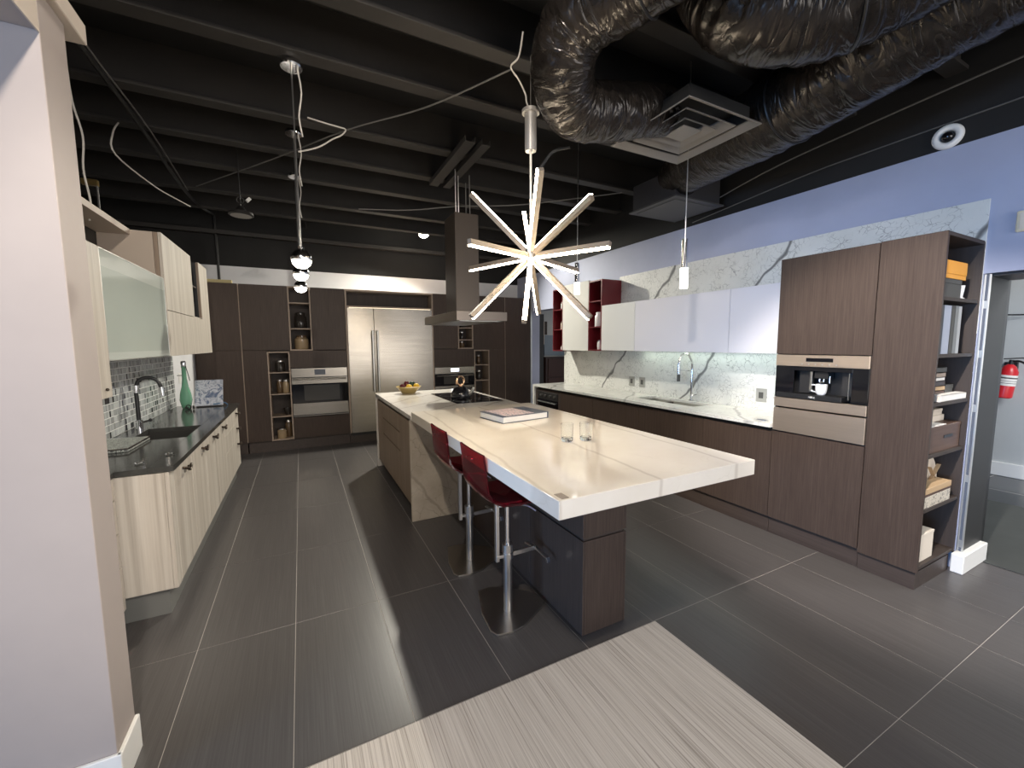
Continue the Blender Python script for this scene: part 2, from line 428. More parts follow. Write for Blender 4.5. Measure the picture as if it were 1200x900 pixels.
# room beyond the doorway
struct('wall_far_right', MB().box(7.25, 7.4, -3, 3.2, 0, 3.2, 0, 0), GREYP)
struct('baseboard_far_right', MB().box(7.22, 7.249, -3, 3.2, 0, .16, 0, .004), TRIMW)
struct('floor', MB().box(4.26, 6.0, -3, 2.6, 0, .006, 0, .002), GREYMAT)
struct('trim_3', MB().box(6.5, 6.505, -1, 2.5, -.001, .0004, 0, 0).box(6.02, 7.2, 1.62, 1.625, -.001, .0004, 0, 0), GROUT)
# room beyond the far opening
struct('wall_far_back', MB().box(4.15, 7.5, 7.30, 7.45, 0, 2.3, 0, 0), GREYP)
# foreground partition, soffit and capping on the left
struct('wall_front_left', MB().box(-5, -.645, 1.815, 1.985, 0, 2.63, 0, .002), PARTP)
struct('light_block_left', MB().box(-5.1, -5.0, 1.985, 7.5, 0, 3.66, 0, 0).box(-5.1, -.80, 1.90, 1.985, 2.702, 3.66, 0, 0), CEIL)  # unseen black walls added to stop assumed left daylight leaking over the partition
struct('wall_soffit_left', MB().box(-5, -.65, -3, 1.815, 2.505, 2.63, 0, .001).box(-.65, -.645, -3, 1.8148, 2.50, 2.630, 1, 0), [PARTP, BEIGEP])
struct('trim_4', MB().box(-.78, -.622, -3, 2.09, 2.632, 2.70, 0, .003), BEIGEP)
struct('baseboard_front_left', MB().box(-5, -.632, 1.80, 1.815, 0, .14, 0, .003).box(-.645, -.63, 1.80, 1.985, 0, .14, 0, .003), TRIMW)
# carpet laid over the tiles at the entrance
single('rug', MB().box(-1.2, 1.708, -1.6, 1.582, .0005, .009, 0, .003), RUG,
       'beige striated carpet laid flat over the dark tiles in the foreground', 'rug', (.25, 0, .0005))

# ================================================================= right-hand kitchen run
XR = 3.37           # front face of the dark doors
# --- tall cabinet with the coffee machine
t = thing('tall_cabinet', 'tall dark oak cabinet with coffee machine built in at chest height', 'cabinet', (3.66, 1.658, 0))
c = MB().box(3.392, 3.96, 1.350, 1.372, .11, 2.21).box(3.392, 3.96, 1.944, 1.966, .11, 2.21).box(3.392, 3.96, 1.372, 1.944, 2.188, 2.21)
c.box(3.392, 3.96, 1.372, 1.944, .11, .132).box(3.80, 3.96, 1.372, 1.944, .132, 2.188).box(3.392, 3.8, 1.372, 1.944, .845, .863).box(3.392, 3.8, 1.372, 1.944, 1.48, 1.495)
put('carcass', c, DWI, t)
put('door', MB().box(XR, XR+.021, 1.351, 1.966, 1.480, 2.208), DW, t)
put('door', MB().box(XR, XR+.021, 1.351, 1.966, .140, .858), DW, t)
put('plinth', MB().box(XR+.022, XR+.04, 1.350, 1.966, 0, .118), DWH, t)
# coffee machine
k = thing('coffee_machine', 'built-in steel and black glass coffee machine with white cup', 'coffee machine', (3.5, 1.658, 1.1))
put('housing', MB().box(3.50, 3.79, 1.376, 1.940, 1.105, 1.47, 0, .002).box(3.375, 3.50, 1.376, 1.940, 1.452, 1.47, 0, .001), BLACK, k)
cp = put('control_panel', MB().box(XR-.004, XR+.04, 1.354, 1.963, 1.388, 1.474, 0, .002), STEELV, k)
put('display', MB().box(XR-.006, XR-.003, 1.568, 1.745, 1.425, 1.452, 0, .0005), BLACKGLASS, cp)
for i in range(6): put('button', MB().cyl((XR-.008, 1.545+i*.045, 1.406), (XR-.003, 1.545+i*.045, 1.406), .005, 0, 8), SATIN, cp)
g = MB().box(XR+.002, XR+.012, 1.354, 1.45, 1.142, 1.386, 0, .001).box(XR+.002, XR+.012, 1.83, 1.963, 1.142, 1.386, 0, .001).box(XR+.002, XR+.012, 1.45, 1.83, 1.355, 1.386, 0, .001)
put('glass_front', g, BLACKGLASS, k)
put('niche_panel', MB().box(XR+.05, XR+.07, 1.45, 1.53, 1.185, 1.355, 0, .001), BLKMETAL, k); put('niche_panel', MB().box(XR+.05, XR+.075, 1.72, 1.81, 1.185, 1.355, 0, .001), BLKMETAL, k)
put('niche_rail', MB().box(XR+.03, XR+.045, 1.845, 1.855, 1.16, 1.35, 0, .001).box(XR+.03, XR+.045, 1.475, 1.482, 1.16, 1.35, 0, .001).box(XR+.03, XR+.05, 1.715, 1.73, 1.2, 1.35, 0, .001), SATIN, k)
sp = MB().box(XR+.03, XR+.11, 1.61, 1.70, 1.30, 1.352, 0, .003)
sp.cyl((XR+.05, 1.672, 1.275), (XR+.05, 1.672, 1.31), .006, 1, 10).cyl((XR+.05, 1.645, 1.275), (XR+.05, 1.645, 1.31), .006, 1, 10)
sp.box(XR+.045, XR+.055, 1.645, 1.672, 1.272, 1.28, 1, .001).cyl((XR+.045, 1.604, 1.27), (XR+.045, 1.604, 1.32), .005, 1, 10)
put('spout', sp, [BLACK, CHROME], k)
put('drip_tray', MB().box(XR-.012, XR+.10, 1.50, 1.945, 1.143, 1.180, 0, .003), BLACK, k)
lt = text_mesh('MIELE', .018)
lo = bpy.data.objects.new('lettering', lt); COL.objects.link(lo); lo.parent = k
lt.materials.append(TRIMW)
lo.matrix_local = Matrix.Translation(Vector((XR-.0135, 1.688, 1.160))-wloc(k)) @ Matrix.Rotation(-math.pi/2, 4, 'Z') @ Matrix.Rotation(math.pi/2, 4, 'X')
put('lower_fascia', MB().box(XR-.004, XR+.03, 1.354, 1.963, 1.066, 1.138, 0, .002), STEELV, k)
d = thing('warming_drawer', 'steel warming drawer directly under the coffee machine', 'drawer', (3.5, 1.658, .87))
put('front_panel', MB().box(XR-.004, XR+.018, 1.354, 1.963, .870, 1.054, 0, .002), STEELV, d)
put('drawer_body', MB().box(XR+.018, 3.78, 1.376, 1.94, .872, 1.05, 0, .001), BLACK, d)
m = MB().lathe((XR+.045, 1.655, 1.181), [(0, 0), (.022, 0), (.032, .012), (.036, .04), (.038, .078), (.035, .078), (.033, .042), (.028, .014), (0, .008)], 0, 22)
q = thing('coffee_cup', 'white coffee cup on the drip tray of the coffee machine', 'cup', (XR+.045, 1.655, 1.181))
put('bowl', m, WHITEC, q)
put('handle', MB().tube([(XR+.045, 1.690, 1.248), (XR+.042, 1.712, 1.252), (XR+.042, 1.725, 1.232), (XR+.042, 1.712, 1.205), (XR+.045, 1.683, 1.198)], .0045, 0, 8), WHITEC, q)

# --- end cabinet whose narrow side is an open bookcase
b = thing('bookcase', 'tall dark oak end unit with open shelves facing the doorway', 'bookcase', (3.66, 1.19, 0))
put('front_panel', MB().box(XR, XR+.022, 1.034, 1.346, .118, 2.211), DW, b)
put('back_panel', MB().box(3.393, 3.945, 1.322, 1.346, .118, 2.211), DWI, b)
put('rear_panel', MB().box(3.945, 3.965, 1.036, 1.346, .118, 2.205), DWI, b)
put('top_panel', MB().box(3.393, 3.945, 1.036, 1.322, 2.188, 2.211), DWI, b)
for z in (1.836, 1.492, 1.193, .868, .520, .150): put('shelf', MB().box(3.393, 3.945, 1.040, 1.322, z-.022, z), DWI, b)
put('plinth', MB().box(XR+.016, 3.90, 1.045, 1.346, 0, .112), DWH, b)
# items on those shelves, top to bottom
def boxthing(name, label, cat, x0, x1, y0, y1, z0, z1, mat, lidmat=None, lid=.3, group=None):
    o = thing(name, label, cat, ((x0+x1)/2, (y0+y1)/2, z0), group)
    zl = z1-(z1-z0)*lid
    put('body', MB().box(x0+.002, x1-.002, y0+.002, y1-.002, z0, zl, 0, .001), mat, o)
    put('lid', MB().box(x0, x1, y0, y1, zl, z1, 0, .0015), lidmat or mat, o)
    return o
def bookthing(label, x0, x1, y0, y1, z0, z1, cov, pages=PAPER, spine='y0', group=None, cat='book'):
    """closed book: two boards, a spine on one side and a page block"""
    o = thing('book', label, cat, ((x0+x1)/2, (y0+y1)/2, z0), group)
    dims = (x1-x0, y1-y0, z1-z0); ax = dims.index(min(dims)); th = .0035
    bd = MB()
    lo, hi = [x0, y0, z0], [x1, y1, z1]
    def slab(a, u, v):
        l, h = lo[:], hi[:]; l[a], h[a] = u, v
        return l[0], h[0], l[1], h[1], l[2], h[2]
    bd.box(*slab(ax, lo[ax], lo[ax]+th), 0, .0006).box(*slab(ax, hi[ax]-th, hi[ax]), 0, .0006)
    sa = 'xyz'.index(spine[0])
    bd.box(*(slab(sa, lo[sa], lo[sa]+th) if spine[1] == '0' else slab(sa, hi[sa]-th, hi[sa])), 0, .0006)
    put('cover', bd, cov, o)
    l, h = [v+.003 for v in lo], [v-.003 for v in hi]
    put('pages', MB().box(l[0], h[0], l[1], h[1], l[2], h[2], 0, .0004), pages, o)
    return o
boxthing('gift_box', 'orange lidded box on top of a dark grey box', 'box', 3.44, 3.755, 1.05, 1.22, 1.950, 2.055, ORANGE, ORANGE, .75)
boxthing('gift_box', 'dark grey box under the orange box on the top shelf', 'box', 3.45, 3.71, 1.055, 1.22, 1.8365, 1.9495, DKGREY, DKGREY, .25)
single('cup', MB().lathe((3.765, 1.085, 1.8365), [(0, 0), (.030, 0), (.032, .006), (.022, .012), (.030, .085), (.027, .085), (.018, .018), (0, .016)], 0, 18), WHITEC,
       'small white cup beside the dark grey box, top shelf', 'cup', (3.765, 1.085, 1.8365))
cols = [(BLACK, 'black tall binder at the left of the upright row, second shelf'), (flat('pale_blue_cover', (.36, .40, .50), .5), 'pale blue-grey tall binder upright on the second shelf'),
        (DKGREY, 'dark grey tall binder, third in the upright row'), (flat('mid_grey_cover', (.20, .21, .21), .5), 'mid grey tall binder, fourth in the upright row'),
        (flat('silver_cover', (.42, .43, .43), .4), 'silver-grey binder at the right end of the upright row')]
x = 3.42
for (mt, lb), w in zip(cols, (.06, .11, .055, .05, .05)):
    bookthing(lb, x, x+w, 1.055, 1.30, 1.4925, 1.80-.01*len(lb)*.02, mt, PAPER, 'y0', 'binders standing on the second shelf', 'binder'); x += w+.002
# third shelf: stack of flat books, grey box, white book
zs = 1.1935
for lb, w, h, mt in (('cream flat book at the bottom of the stack, third shelf', .20, .028, CREAM), ('brown flat book second from bottom of the shelf stack', .19, .03, BROWNBOX), ('tan flat book third from bottom of the shelf stack', .195, .028, TANWOOD),
                     ('dark brown flat book in the middle of the shelf stack', .19, .034, DWH), ('white flat book near the top of the shelf stack', .18, .022, PAPER), ('taupe flat book second from top of the shelf stack', .19, .03, FRAME), ('grey flat book topmost of the shelf stack', .20, .034, DKGREY)):
    bookthing(lb, 3.53, 3.53+w+.03, 1.10, 1.31, zs, zs+h, mt, PAPER, 'y0', 'flat books stacked on the third shelf'); zs += h+.0006
bookthing('white book lying flat at the shelf edge, third shelf', 3.52, 3.92, 1.044, 1.096, 1.1935, 1.235, PAPER, CREAM, 'y0')
boxthing('grey_box', 'low grey box behind the white flat book, third shelf', 'box', 3.765, 3.89, 1.10, 1.22, 1.1935, 1.285, DKGREY)
# fourth shelf: brown box, paper, cream boxes behind
o = boxthing('storage_box', 'brown wooden storage box with a dark finger slot, fourth shelf', 'box', 3.40, 3.925, 1.055, 1.132, .8685, 1.035, BROWNBOX, BROWNBOX, .12)
put('slot', MB().box(3.66, 3.80, 1.0535, 1.056, .950, .968, 0, .0004), BLACK, o)
single('paper_sheet', MB().box(3.405, 3.70, 1.06, 1.128, 1.0355, 1.0395, 0, .0005), PAPER, 'white sheet of paper lying on the brown wooden storage box', 'paper', (3.5, 1.12, 1.0355))
boxthing('cream_box', 'cream box behind the brown storage box, lower of two', 'box', 3.42, 3.91, 1.136, 1.31, .8685, 1.075, CREAM, CREAM, .2)
boxthing('cream_box', 'thin cream box on another cream box, fourth shelf', 'box', 3.42, 3.89, 1.14, 1.30, 1.0755, 1.115, CREAM, CREAM, .4)
# fifth shelf: crossed plate and printed wooden box
pl = thing('plate', 'round cream plate with tan crossed bands leaning behind printed box', 'plate', (3.80, 1.15, .5205))
put('disc', MB().lathe((3.80, 1.150, .662), [(0, -.012), (.05, -.012), (.128, .004), (.13, .010), (.05, -.002), (0, -.002)], 0, 30, (0.1, -1, .12)), CREAM, pl)
put('band', MB().bar((3.725, 1.133, .595), (3.875, 1.128, .73), .022, .004).bar((3.875, 1.133, .595), (3.725, 1.128, .73), .022, .004), TANWOOD, pl)
o = thing('wooden_box', 'printed pale wooden box with tan sliding lid, fifth shelf', 'box', (3.53, 1.1, .5205))
put('body', MB().box(3.42, 3.82, 1.046, 1.118, .5205, .595, 0, .001), PRINTBOX, o)
put('lid', MB().box(3.418, 3.822, 1.044, 1.120, .612, .650, 0, .002), TANWOOD, o)
put('lid_rim', MB().box(3.42, 3.82, 1.046, 1.118, .595, .612, 0, .001), BROWNBOX, o)
boxthing('white_box', 'plain off-white box on the lowest shelf of the bookcase', 'box', 3.40, 3.675, 1.06, 1.23, .1505, .335, CREAM, CREAM, .1)

# --- base cabinets under the white worktop
segs = [(1.970, 2.612), (2.614, 3.45), (3.452, 4.28), (4.282, 5.02)]
names = ['dark oak base cabinet next to the coffee tower', 'dark oak base cabinet under the right end of the steel sink', 'dark oak base cabinet right of the wall outlets', 'dark oak base cabinet beside the built-under oven']
for (y0, y1), lb in zip(segs, names):
    o = thing('base_cabinet', lb, 'cabinet', (3.66, (y0+y1)/2, 0), 'base cabinets along the right wall')
    cz = MB().box(3.393, 3.955, y0, y0+.018, .118, .875).box(3.393, 3.955, y1-.018, y1, .118, .875).box(3.393, 3.955, y0+.018, y1-.018, .118, .136).box(3.93, 3.955, y0+.018, y1-.018, .136, .7)
    put('carcass', cz, DWI, o)
    put('door', MB().box(XR, XR+.021, y0+.001, y1-.001, .14, .850), DW, o)
    put('grip_channel', MB().box(XR+.021, XR+.034, y0, y1, .852, .884, 0, 0), BLKMETAL, o)
    put('plinth', MB().box(XR+.022, XR+.04, y0, y1, 0, .117), DWH, o)
o = thing('oven', 'small built-under oven at the far end of the right worktop', 'oven', (3.66, 5.4, 0))
put('housing', MB().box(3.40, 3.95, 5.04, 5.72, .118, .88, 0, .001).box(3.392, 3.41, 5.022, 5.745, .0, .118), BLACK, o)
put('surround', MB().box(XR, XR+.022, 5.022, 5.09, .14, .852).box(XR, XR+.022, 5.68, 5.745, .14, .852).box(XR, XR+.022, 5.09, 5.68, .14, .25).box(XR, XR+.022, 5.09, 5.68, .822, .852), DWH, o)
dr = put('door', MB().box(XR-.004, XR+.02, 5.095, 5.675, .255, .70, 0, .002), BLACKGLASS, o)
put('handle', MB().cyl((XR-.03, 5.13, .665), (XR-.03, 5.64, .665), .008, 0, 10).cyl((XR-.03, 5.15, .665), (XR, 5.15, .665), .005, 0, 8).cyl((XR-.03, 5.62, .665), (XR, 5.62, .665), .005, 0, 8), SATIN, dr)
cpn = put('control_panel', MB().box(XR-.004, XR+.02, 5.095, 5.675, .705, .818, 0, .002), BLKMETAL, o)
for i in range(4): put('knob', MB().cyl((XR-.022, 5.18+i*.13, .765), (XR-.004, 5.18+i*.13, .765), .016, 0, 14), SATIN, cpn)
o = single('stone_gable', MB().box(3.342, 3.965, 5.75, 5.798, 0, .883, 0, .001), MARB, 'white veined stone end panel closing the right worktop run', 'panel', (3.65, 5.775, 0))
# worktop with sink cutout
SY0, SY1, SX0, SX1 = 2.89, 3.73, 3.575, 3.90
w = MB().box(3.342, SX0, 1.970, 5.80, .884, .914).box(SX1, 3.968, 1.970, 5.80, .884, .914).box(SX0, SX1, 1.970, SY0, .884, .914).box(SX0, SX1, SY1, 5.80, .884, .914)
o = thing('worktop', 'white veined stone worktop with sink along the right wall', 'worktop', (3.65, 3.9, .884))
put('slab', w, MARBTOP, o)
sk = thing('sink', 'undermounted rectangular steel sink in the white veined worktop', 'sink', (3.68, 3.3, .7))
z0, z1 = .70, .8835
put('basin', MB().box(SX0-.004, SX1+.004, SY0-.004, SY1+.004, z0, z0+.004, 0, 0).box(SX0-.004, SX0, SY0-.004, SY1+.004, z0, z1, 0, 0).box(SX1, SX1+.004, SY0-.004, SY1+.004, z0, z1, 0, 0)
    .box(SX0, SX1, SY0-.004, SY0, z0, z1, 0, 0).box(SX0, SX1, SY1, SY1+.004, z0, z1, 0, 0), flat('sink_steel', (.42, .42, .40), .4, .3), sk)
put('drain', MB().cyl((3.68, 3.3, z0+.004), (3.68, 3.3, z0+.009), .04, 0, 20), CHROME, sk)
f = thing('faucet', 'tall chrome gooseneck faucet behind the steel sink', 'faucet', (3.928, 3.21, .914))
put('base', MB().cyl((3.928, 3.21, .914), (3.928, 3.21, .93), .026, 0, 20), CHROME, f)
put('spout', MB().tube([(3.928, 3.21, .925), (3.928, 3.21, 1.15), (3.928, 3.21, 1.33), (3.885, 3.203, 1.40), (3.85, 3.212, 1.44), (3.80, 3.222, 1.445), (3.76, 3.232, 1.41), (3.745, 3.237, 1.33)], .012, 0, 12), CHROME, f)
put('spray_head', MB().cyl((3.745, 3.237, 1.33), (3.745, 3.237, 1.22), .017, 0, 14).cyl((3.745, 3.237, 1.22), (3.745, 3.237, 1.14), .018, 1, 14), [CHROME, DKGREY], f)
put('hose_bracket', MB().bar((3.928, 3.21, 1.255), (3.755, 3.235, 1.265), .010, .010), CHROME, f)
put('lever', MB().cyl((3.928, 3.21, .985), (3.885, 3.155, .985), .010, 0, 12).cyl((3.885, 3.155, .985), (3.87, 3.09, 1.0), .005, 0, 10), CHROME, f)
o = thing('popup_outlet', 'oval steel pop-up outlet set flush in the right worktop', 'outlet', (3.45, 2.16, .914))
put('rim', MB().lathe((3.447, 2.125, .914), [(0, 0), (.032, 0), (.032, .003), (.028, .004), (0, .004)], 0, 24), CHROME, o).scale = (1.0, 1.7, 1)
put('cap', MB().lathe((3.447, 2.125, .9181), [(0, 0), (.024, 0), (.022, .002), (0, .002)], 0, 24), NAVY, o).scale = (1.0, 1.7, 1)
# stone cladding behind the run
sp = thing('stone_splashback', 'white stone splashback with dark veins behind the right kitchen run', 'splashback', (3.965, 3.4, .914))
put('lower_slab', MB().box(3.9585, 3.969, 1.97, 5.80, .9145, 1.62, 0, .0008), MARB, sp)
put('upper_slab', MB().box(3.959, 3.969, 1.035, 4.47, 1.6205, 2.475, 0, .0008), MARB, sp)
# wall outlets
SATINP = flat('grey_outlet_plate', (.42, .42, .39), .4, .3)
for y, lb in ((4.19, 'wall outlet left of its twin on the stone splashback'), (4.00, 'wall outlet right of its twin, left of the chrome faucet'), (2.43, 'wall outlet on the splashback beside the coffee tower')):
    o = thing('wall_outlet', lb, 'outlet', (3.955, y, 1.06), 'outlets on the right splashback')
    put('plate', MB().box(3.952, 3.9584, y-.052, y+.052, .995, 1.125, 0, .002), SATINP, o)
    put('socket', MB().box(3.9495, 3.9518, y-.022, y+.022, 1.03, 1.09, 0, .001), DKGREY, o)
# --- white gloss wall cabinets
for y0, y1, mt, lb in ((1.972, 2.562, WGLOSS, 'white gloss wall cabinet beside the coffee tower'), (2.566, 3.805, WGLOSS, 'wide white gloss wall cabinet above the sink'), (3.809, 4.428, WGLOSSC, 'white gloss wall cabinet touching the dark red shelf')):
    o = thing('wall_cabinet', lb, 'cabinet', (3.79, (y0+y1)/2, 1.476), 'white wall cabinets in the low row')
    put('carcass', MB().box(3.642, 3.957, y0+.001, y1-.001, 1.480, 2.066, 0, .001), WGLOSSC, o)
    put('door', MB().box(3.62, 3.6405, y0, y1, 1.474, 2.070, 0, .0015), mt, o)
o = thing('undercabinet_light', 'thin led strip under the white wall cabinet above the sink', 'light', (3.86, 3.1, 1.47))
put('housing', MB().box(3.84, 3.88, 2.1, 4.0, 1.472, 1.4795, 0, .001), ALU, o)
put('diffuser', MB().box(3.845, 3.875, 2.11, 3.99, 1.469, 1.4719, 0, 0), UNDER, o)
o = thing('wall_cabinet', 'tall white gloss wall cabinet between two dark red shelves', 'cabinet', (3.79, 5.04, 1.466))
put('carcass', MB().box(3.642, 3.968, 4.722, 5.354, 1.470, 2.440, 0, .001), WGLOSSC, o)
put('door', MB().box(3.62, 3.6405, 4.720, 5.356, 1.464, 2.444, 0, .0015), WGLOSSC, o)
def redshelf(label, y0, y1, z0, z1, zsh):
    o = thing('red_shelf', label, 'shelf', (3.79, (y0+y1)/2, z0), 'dark red open wall shelves')
    put('side_panel', MB().box(3.62, 3.957, y0, y0+.018, z0, z1), RED, o); put('side_panel', MB().box(3.62, 3.957, y1-.018, y1, z0, z1), RED, o)
    put('top_panel', MB().box(3.62, 3.957, y0+.018, y1-.018, z1-.018, z1), RED, o); put('bottom_panel', MB().box(3.62, 3.957, y0+.018, y1-.018, z0, z0+.018), RED, o)
    put('back_panel', MB().box(3.945, 3.957, y0+.018, y1-.018, z0+.018, z1-.018), RED, o)
    for z in zsh: put('shelf_board', MB().box(3.625, 3.945, y0+.018, y1-.018, z-.016, z), RED, o)
redshelf('dark red open shelf right of the tall white cabinet', 4.432, 4.716, 1.466, 2.425, (1.80, 2.15))
redshelf('dark red open shelf at the far end of the right wall', 5.360, 5.632, 1.45, 2.41, (1.79, 2.10))
def jar(name, label, x, y, z, r, h, mat, lidmat, cat='jar', group=None):
    o = thing(name, label, cat, (x, y, z), group)
    put('body', MB().lathe((x, y, z), [(0, 0), (r*.92, 0), (r, r*.15), (r, h*.72), (r*.72, h*.84), (r*.72, h*.86), (0, h*.86)], 0, 18), mat, o)
    put('lid', MB().lathe((x, y, z+h*.86), [(0, 0), (r*.78, 0), (r*.78, h*.10), (r*.6, h*.14), (0, h*.14)], 0, 18), lidmat, o)
    return o
jar('canister', 'white canister in the middle of the near red shelf', 3.72, 4.60, 1.8005, .062, .20, WHITEC, WHITEC)
jar('canister', 'small white jar at the bottom of the near red shelf', 3.72, 4.58, 1.4845, .035, .13, WHITEC, SATIN)
jar('canister', 'white jar on the top level of the far red shelf', 3.70, 5.46, 2.1005, .036, .12, WHITEC, SATIN)
jar('canister', 'cream jar on the middle level of the far red shelf', 3.70, 5.46, 1.7905, .036, .13, CREAM, SATIN)
single('vase', MB().lathe((3.69, 5.45, 1.4685), [(0, 0), (.03, 0), (.034, .03), (.016, .09), (.012, .13), (.008, .13), (.008, .03), (0, .02)], 0, 16), WHITEC, 'small white bottle vase at the bottom of the far red shelf', 'vase', (3.69, 5.45, 1.4685))
# security camera ring on the black wall band
o = thing('security_camera', 'white ring-shaped dome camera on the black wall band', 'camera', (3.96, 1.262, 2.937))
put('ring', MB().torus((3.955, 1.262, 2.942), .058, .022, 0, (1, .1, 0), 32, 10), TRIMW, o)
put('dome', MB().sphere((3.955, 1.262, 2.942), .036, 0, (1, 1, 1), 18, 12), BLACKGLASS, o)
o = thing('emergency_sounder', 'small cream wall box on the blue wall above the doorway', 'alarm', (3.955, .90, 2.31))
put('plate', MB().box(3.945, 3.9695, .83, .915, 2.235, 2.36, 0, .006), flat('cream_plastic', (.74, .66, .48), .5), o)
put('grille', MB().box(3.940, 3.9449, .845, .90, 2.25, 2.345, 0, .003), CREAM, o)
# fire extinguisher in the next room
o = thing('fire_extinguisher', 'red fire extinguisher hanging on the grey wall beyond the doorway', 'fire extinguisher', (7.13, 1.55, .96))
ax = Vector((0, -.10, 1)).normalized(); p = Vector((7.14, 1.615, .925))
put('cylinder', MB().lathe(p, [(0, 0), (.064, .0), (.075, .012), (.075, .30), (.05, .36), (.022, .385), (0, .385)], 0, 24, ax), REDPAINT, o)
put('label_band', MB().lathe(p, [(.0758, .145), (.0768, .145), (.0768, .265), (.0758, .265)], 0, 24, ax), PAPER, o)
put('label_print', MB().lathe(p, [(.0765, .17), (.0772, .17), (.0772, .176), (.0765, .176)], 0, 24, ax).lathe(p, [(.0765, .195), (.0772, .195), (.0772, .20), (.0765, .20)], 0, 24, ax).lathe(p, [(.0765, .225), (.0772, .225), (.0772, .24), (.0765, .24)], 0, 24, ax), DKGREY, o)
tp = p+ax*.385
put('valve', MB().cyl(tp, tp+ax*.05, .02, 0, 12).bar(tp+ax*.05+Vector((0, .06, .01)), tp+ax*.055+Vector((0, -.11, .02)), .018, .012), BLACK, o)
put('hose', MB().tube([tp+ax*.03, tp+Vector((-.02, -.07, .035)), tp+Vector((-.03, -.14, -.02)), tp+Vector((-.03, -.2, -.12))], .011, 0, 8), BLACK, o)
put('wall_bracket', MB().box(7.2, 7.249, 1.54, 1.64, 1.23, 1.33, 0, .003).box(7.13, 7.21, 1.57, 1.595, 1.30, 1.315, 0, .001), BLKMETAL, o)
single('cable', MB().tube([(7.2, 1.98, 1.97), (7.19, 1.75, 1.88), (7.2, 1.5, 1.86)], .008, 0, 6), WIREB, 'black cable drooping across the grey wall above extinguisher', 'cable', (7.2, 1.7, 1.9))
# dim room beyond the far opening
o = thing('dark_cabinet', 'dark red-brown panelled cabinet in the room beyond the opening', 'cabinet', (4.8, 7.0, 0))
put('body', MB().box(4.35, 5.6, 7.02, 7.29, 0, 1.30, 0, .002), flat('dark_mahogany', (.035, .014, .010), .4), o)
for x in (4.40, 4.82, 5.22): put('door', MB().box(x, x+.38, 7.0, 7.02, .9, 1.26, 0, .003).box(x, x+.38, 7.0, 7.02, .1, .88, 0, .003), flat('mahogany_door', (.05, .018, .012), .35), o)
o = thing('dividing_screen', 'charcoal tall screen standing just inside the far opening', 'panel', (4.23, 7.2, 0))
put('board', MB().box(4.17, 4.34, 7.08, 7.12, 0, 2.15, 0, .002), JAMB, o)
o = thing('pinned_frame', 'narrow pale framed strip on the wall beyond the opening', 'picture frame', (4.42, 7.28, 1.7))
put('frame', MB().box(4.40, 4.47, 7.27, 7.299, 1.55, 2.02, 0, .002), CREAM, o)
put('backing', MB().box(4.47, 4.54, 7.275, 7.299, 1.75, 2.02, 0, .002), DWI, o)
o = thing('serving_hatch', 'blue-grey hatch board above the mahogany cabinet beyond the opening', 'panel', (4.7, 7.28, 1.5))
put('board', MB().box(4.47, 5.3, 7.27, 7.299, 1.32, 1.74, 0, .002), flat('blue_grey_panel', (.22, .27, .32), .5), o)
struct('trim_5', MB().box(3.945, 3.972, 6.915, 6.945, 0, 2.43, 0, .001), ALU)

# ================================================================= back run of dark tall cabinets (front face at y = 6.9)
YB, TOP, KZ = 6.9, 2.42, .17
def back_unit(label, x0, x1, doors, name='tall_cabinet', z0=0.0, z1=TOP, kick=True, group='dark tall cabinets along the back wall'):
    o = thing(name, label, 'cabinet', ((x0+x1)/2, 7.2, z0), group)
    zb = KZ-.02 if kick else z0
    put('carcass', MB().box(x0+.001, x1-.001, YB+.024, 7.49, zb, z1-.002, 0, .001), DWI, o)
    for d in doors: put('door', MB().box(d[0], d[1], YB, YB+.022, d[2], d[3], 0, .0012), DW, o)
    if kick: put('plinth', MB().box(x0+.001, x1-.001, YB+.05, YB+.07, 0, zb-.001), DWH, o)
    return o
def niche(label, x0, x1, z0, z1, shelves, name='open_niche', depth=.32):
    o = thing(name, label, 'shelf', ((x0+x1)/2, 7.05, z0), 'open shelf niches in the back run')
    fw = .018
    put('side_panel', MB().box(x0, x0+fw, YB-.006, YB+depth, z0, z1, 0, .001), FRAME, o); put('side_panel', MB().box(x1-fw, x1, YB-.006, YB+depth, z0, z1, 0, .001), FRAME, o)
    put('top_panel', MB().box(x0+fw, x1-fw, YB-.006, YB+depth, z1-fw, z1, 0, .001), FRAME, o); put('bottom_panel', MB().box(x0+fw, x1-fw, YB-.006, YB+depth, z0, z0+fw, 0, .001), FRAME, o)
    put('back_panel', MB().box(x0+fw, x1-fw, YB+depth-.012, YB+depth, z0+fw, z1-fw, 0, 0), DWI, o)
    for z in shelves: put('shelf', MB().box(x0+fw, x1-fw, YB-.004, YB+depth-.013, z-.016, z, 0, .001), FRAME, o)
    return o
back_unit('dark tall cabinet in the back left corner by the ash wall units', -1.272, -.742, [(-1.27, -.744, 1.497, TOP), (-1.27, -.744, KZ, 1.494)])
single('edge_strip', MB().box(-.740, -.730, YB-.004, YB+.02, KZ, TOP, 0, .001), FRAME, 'narrow pale metal strip between the two left tall cabinets', 'strip', (-.735, 6.9, KZ))
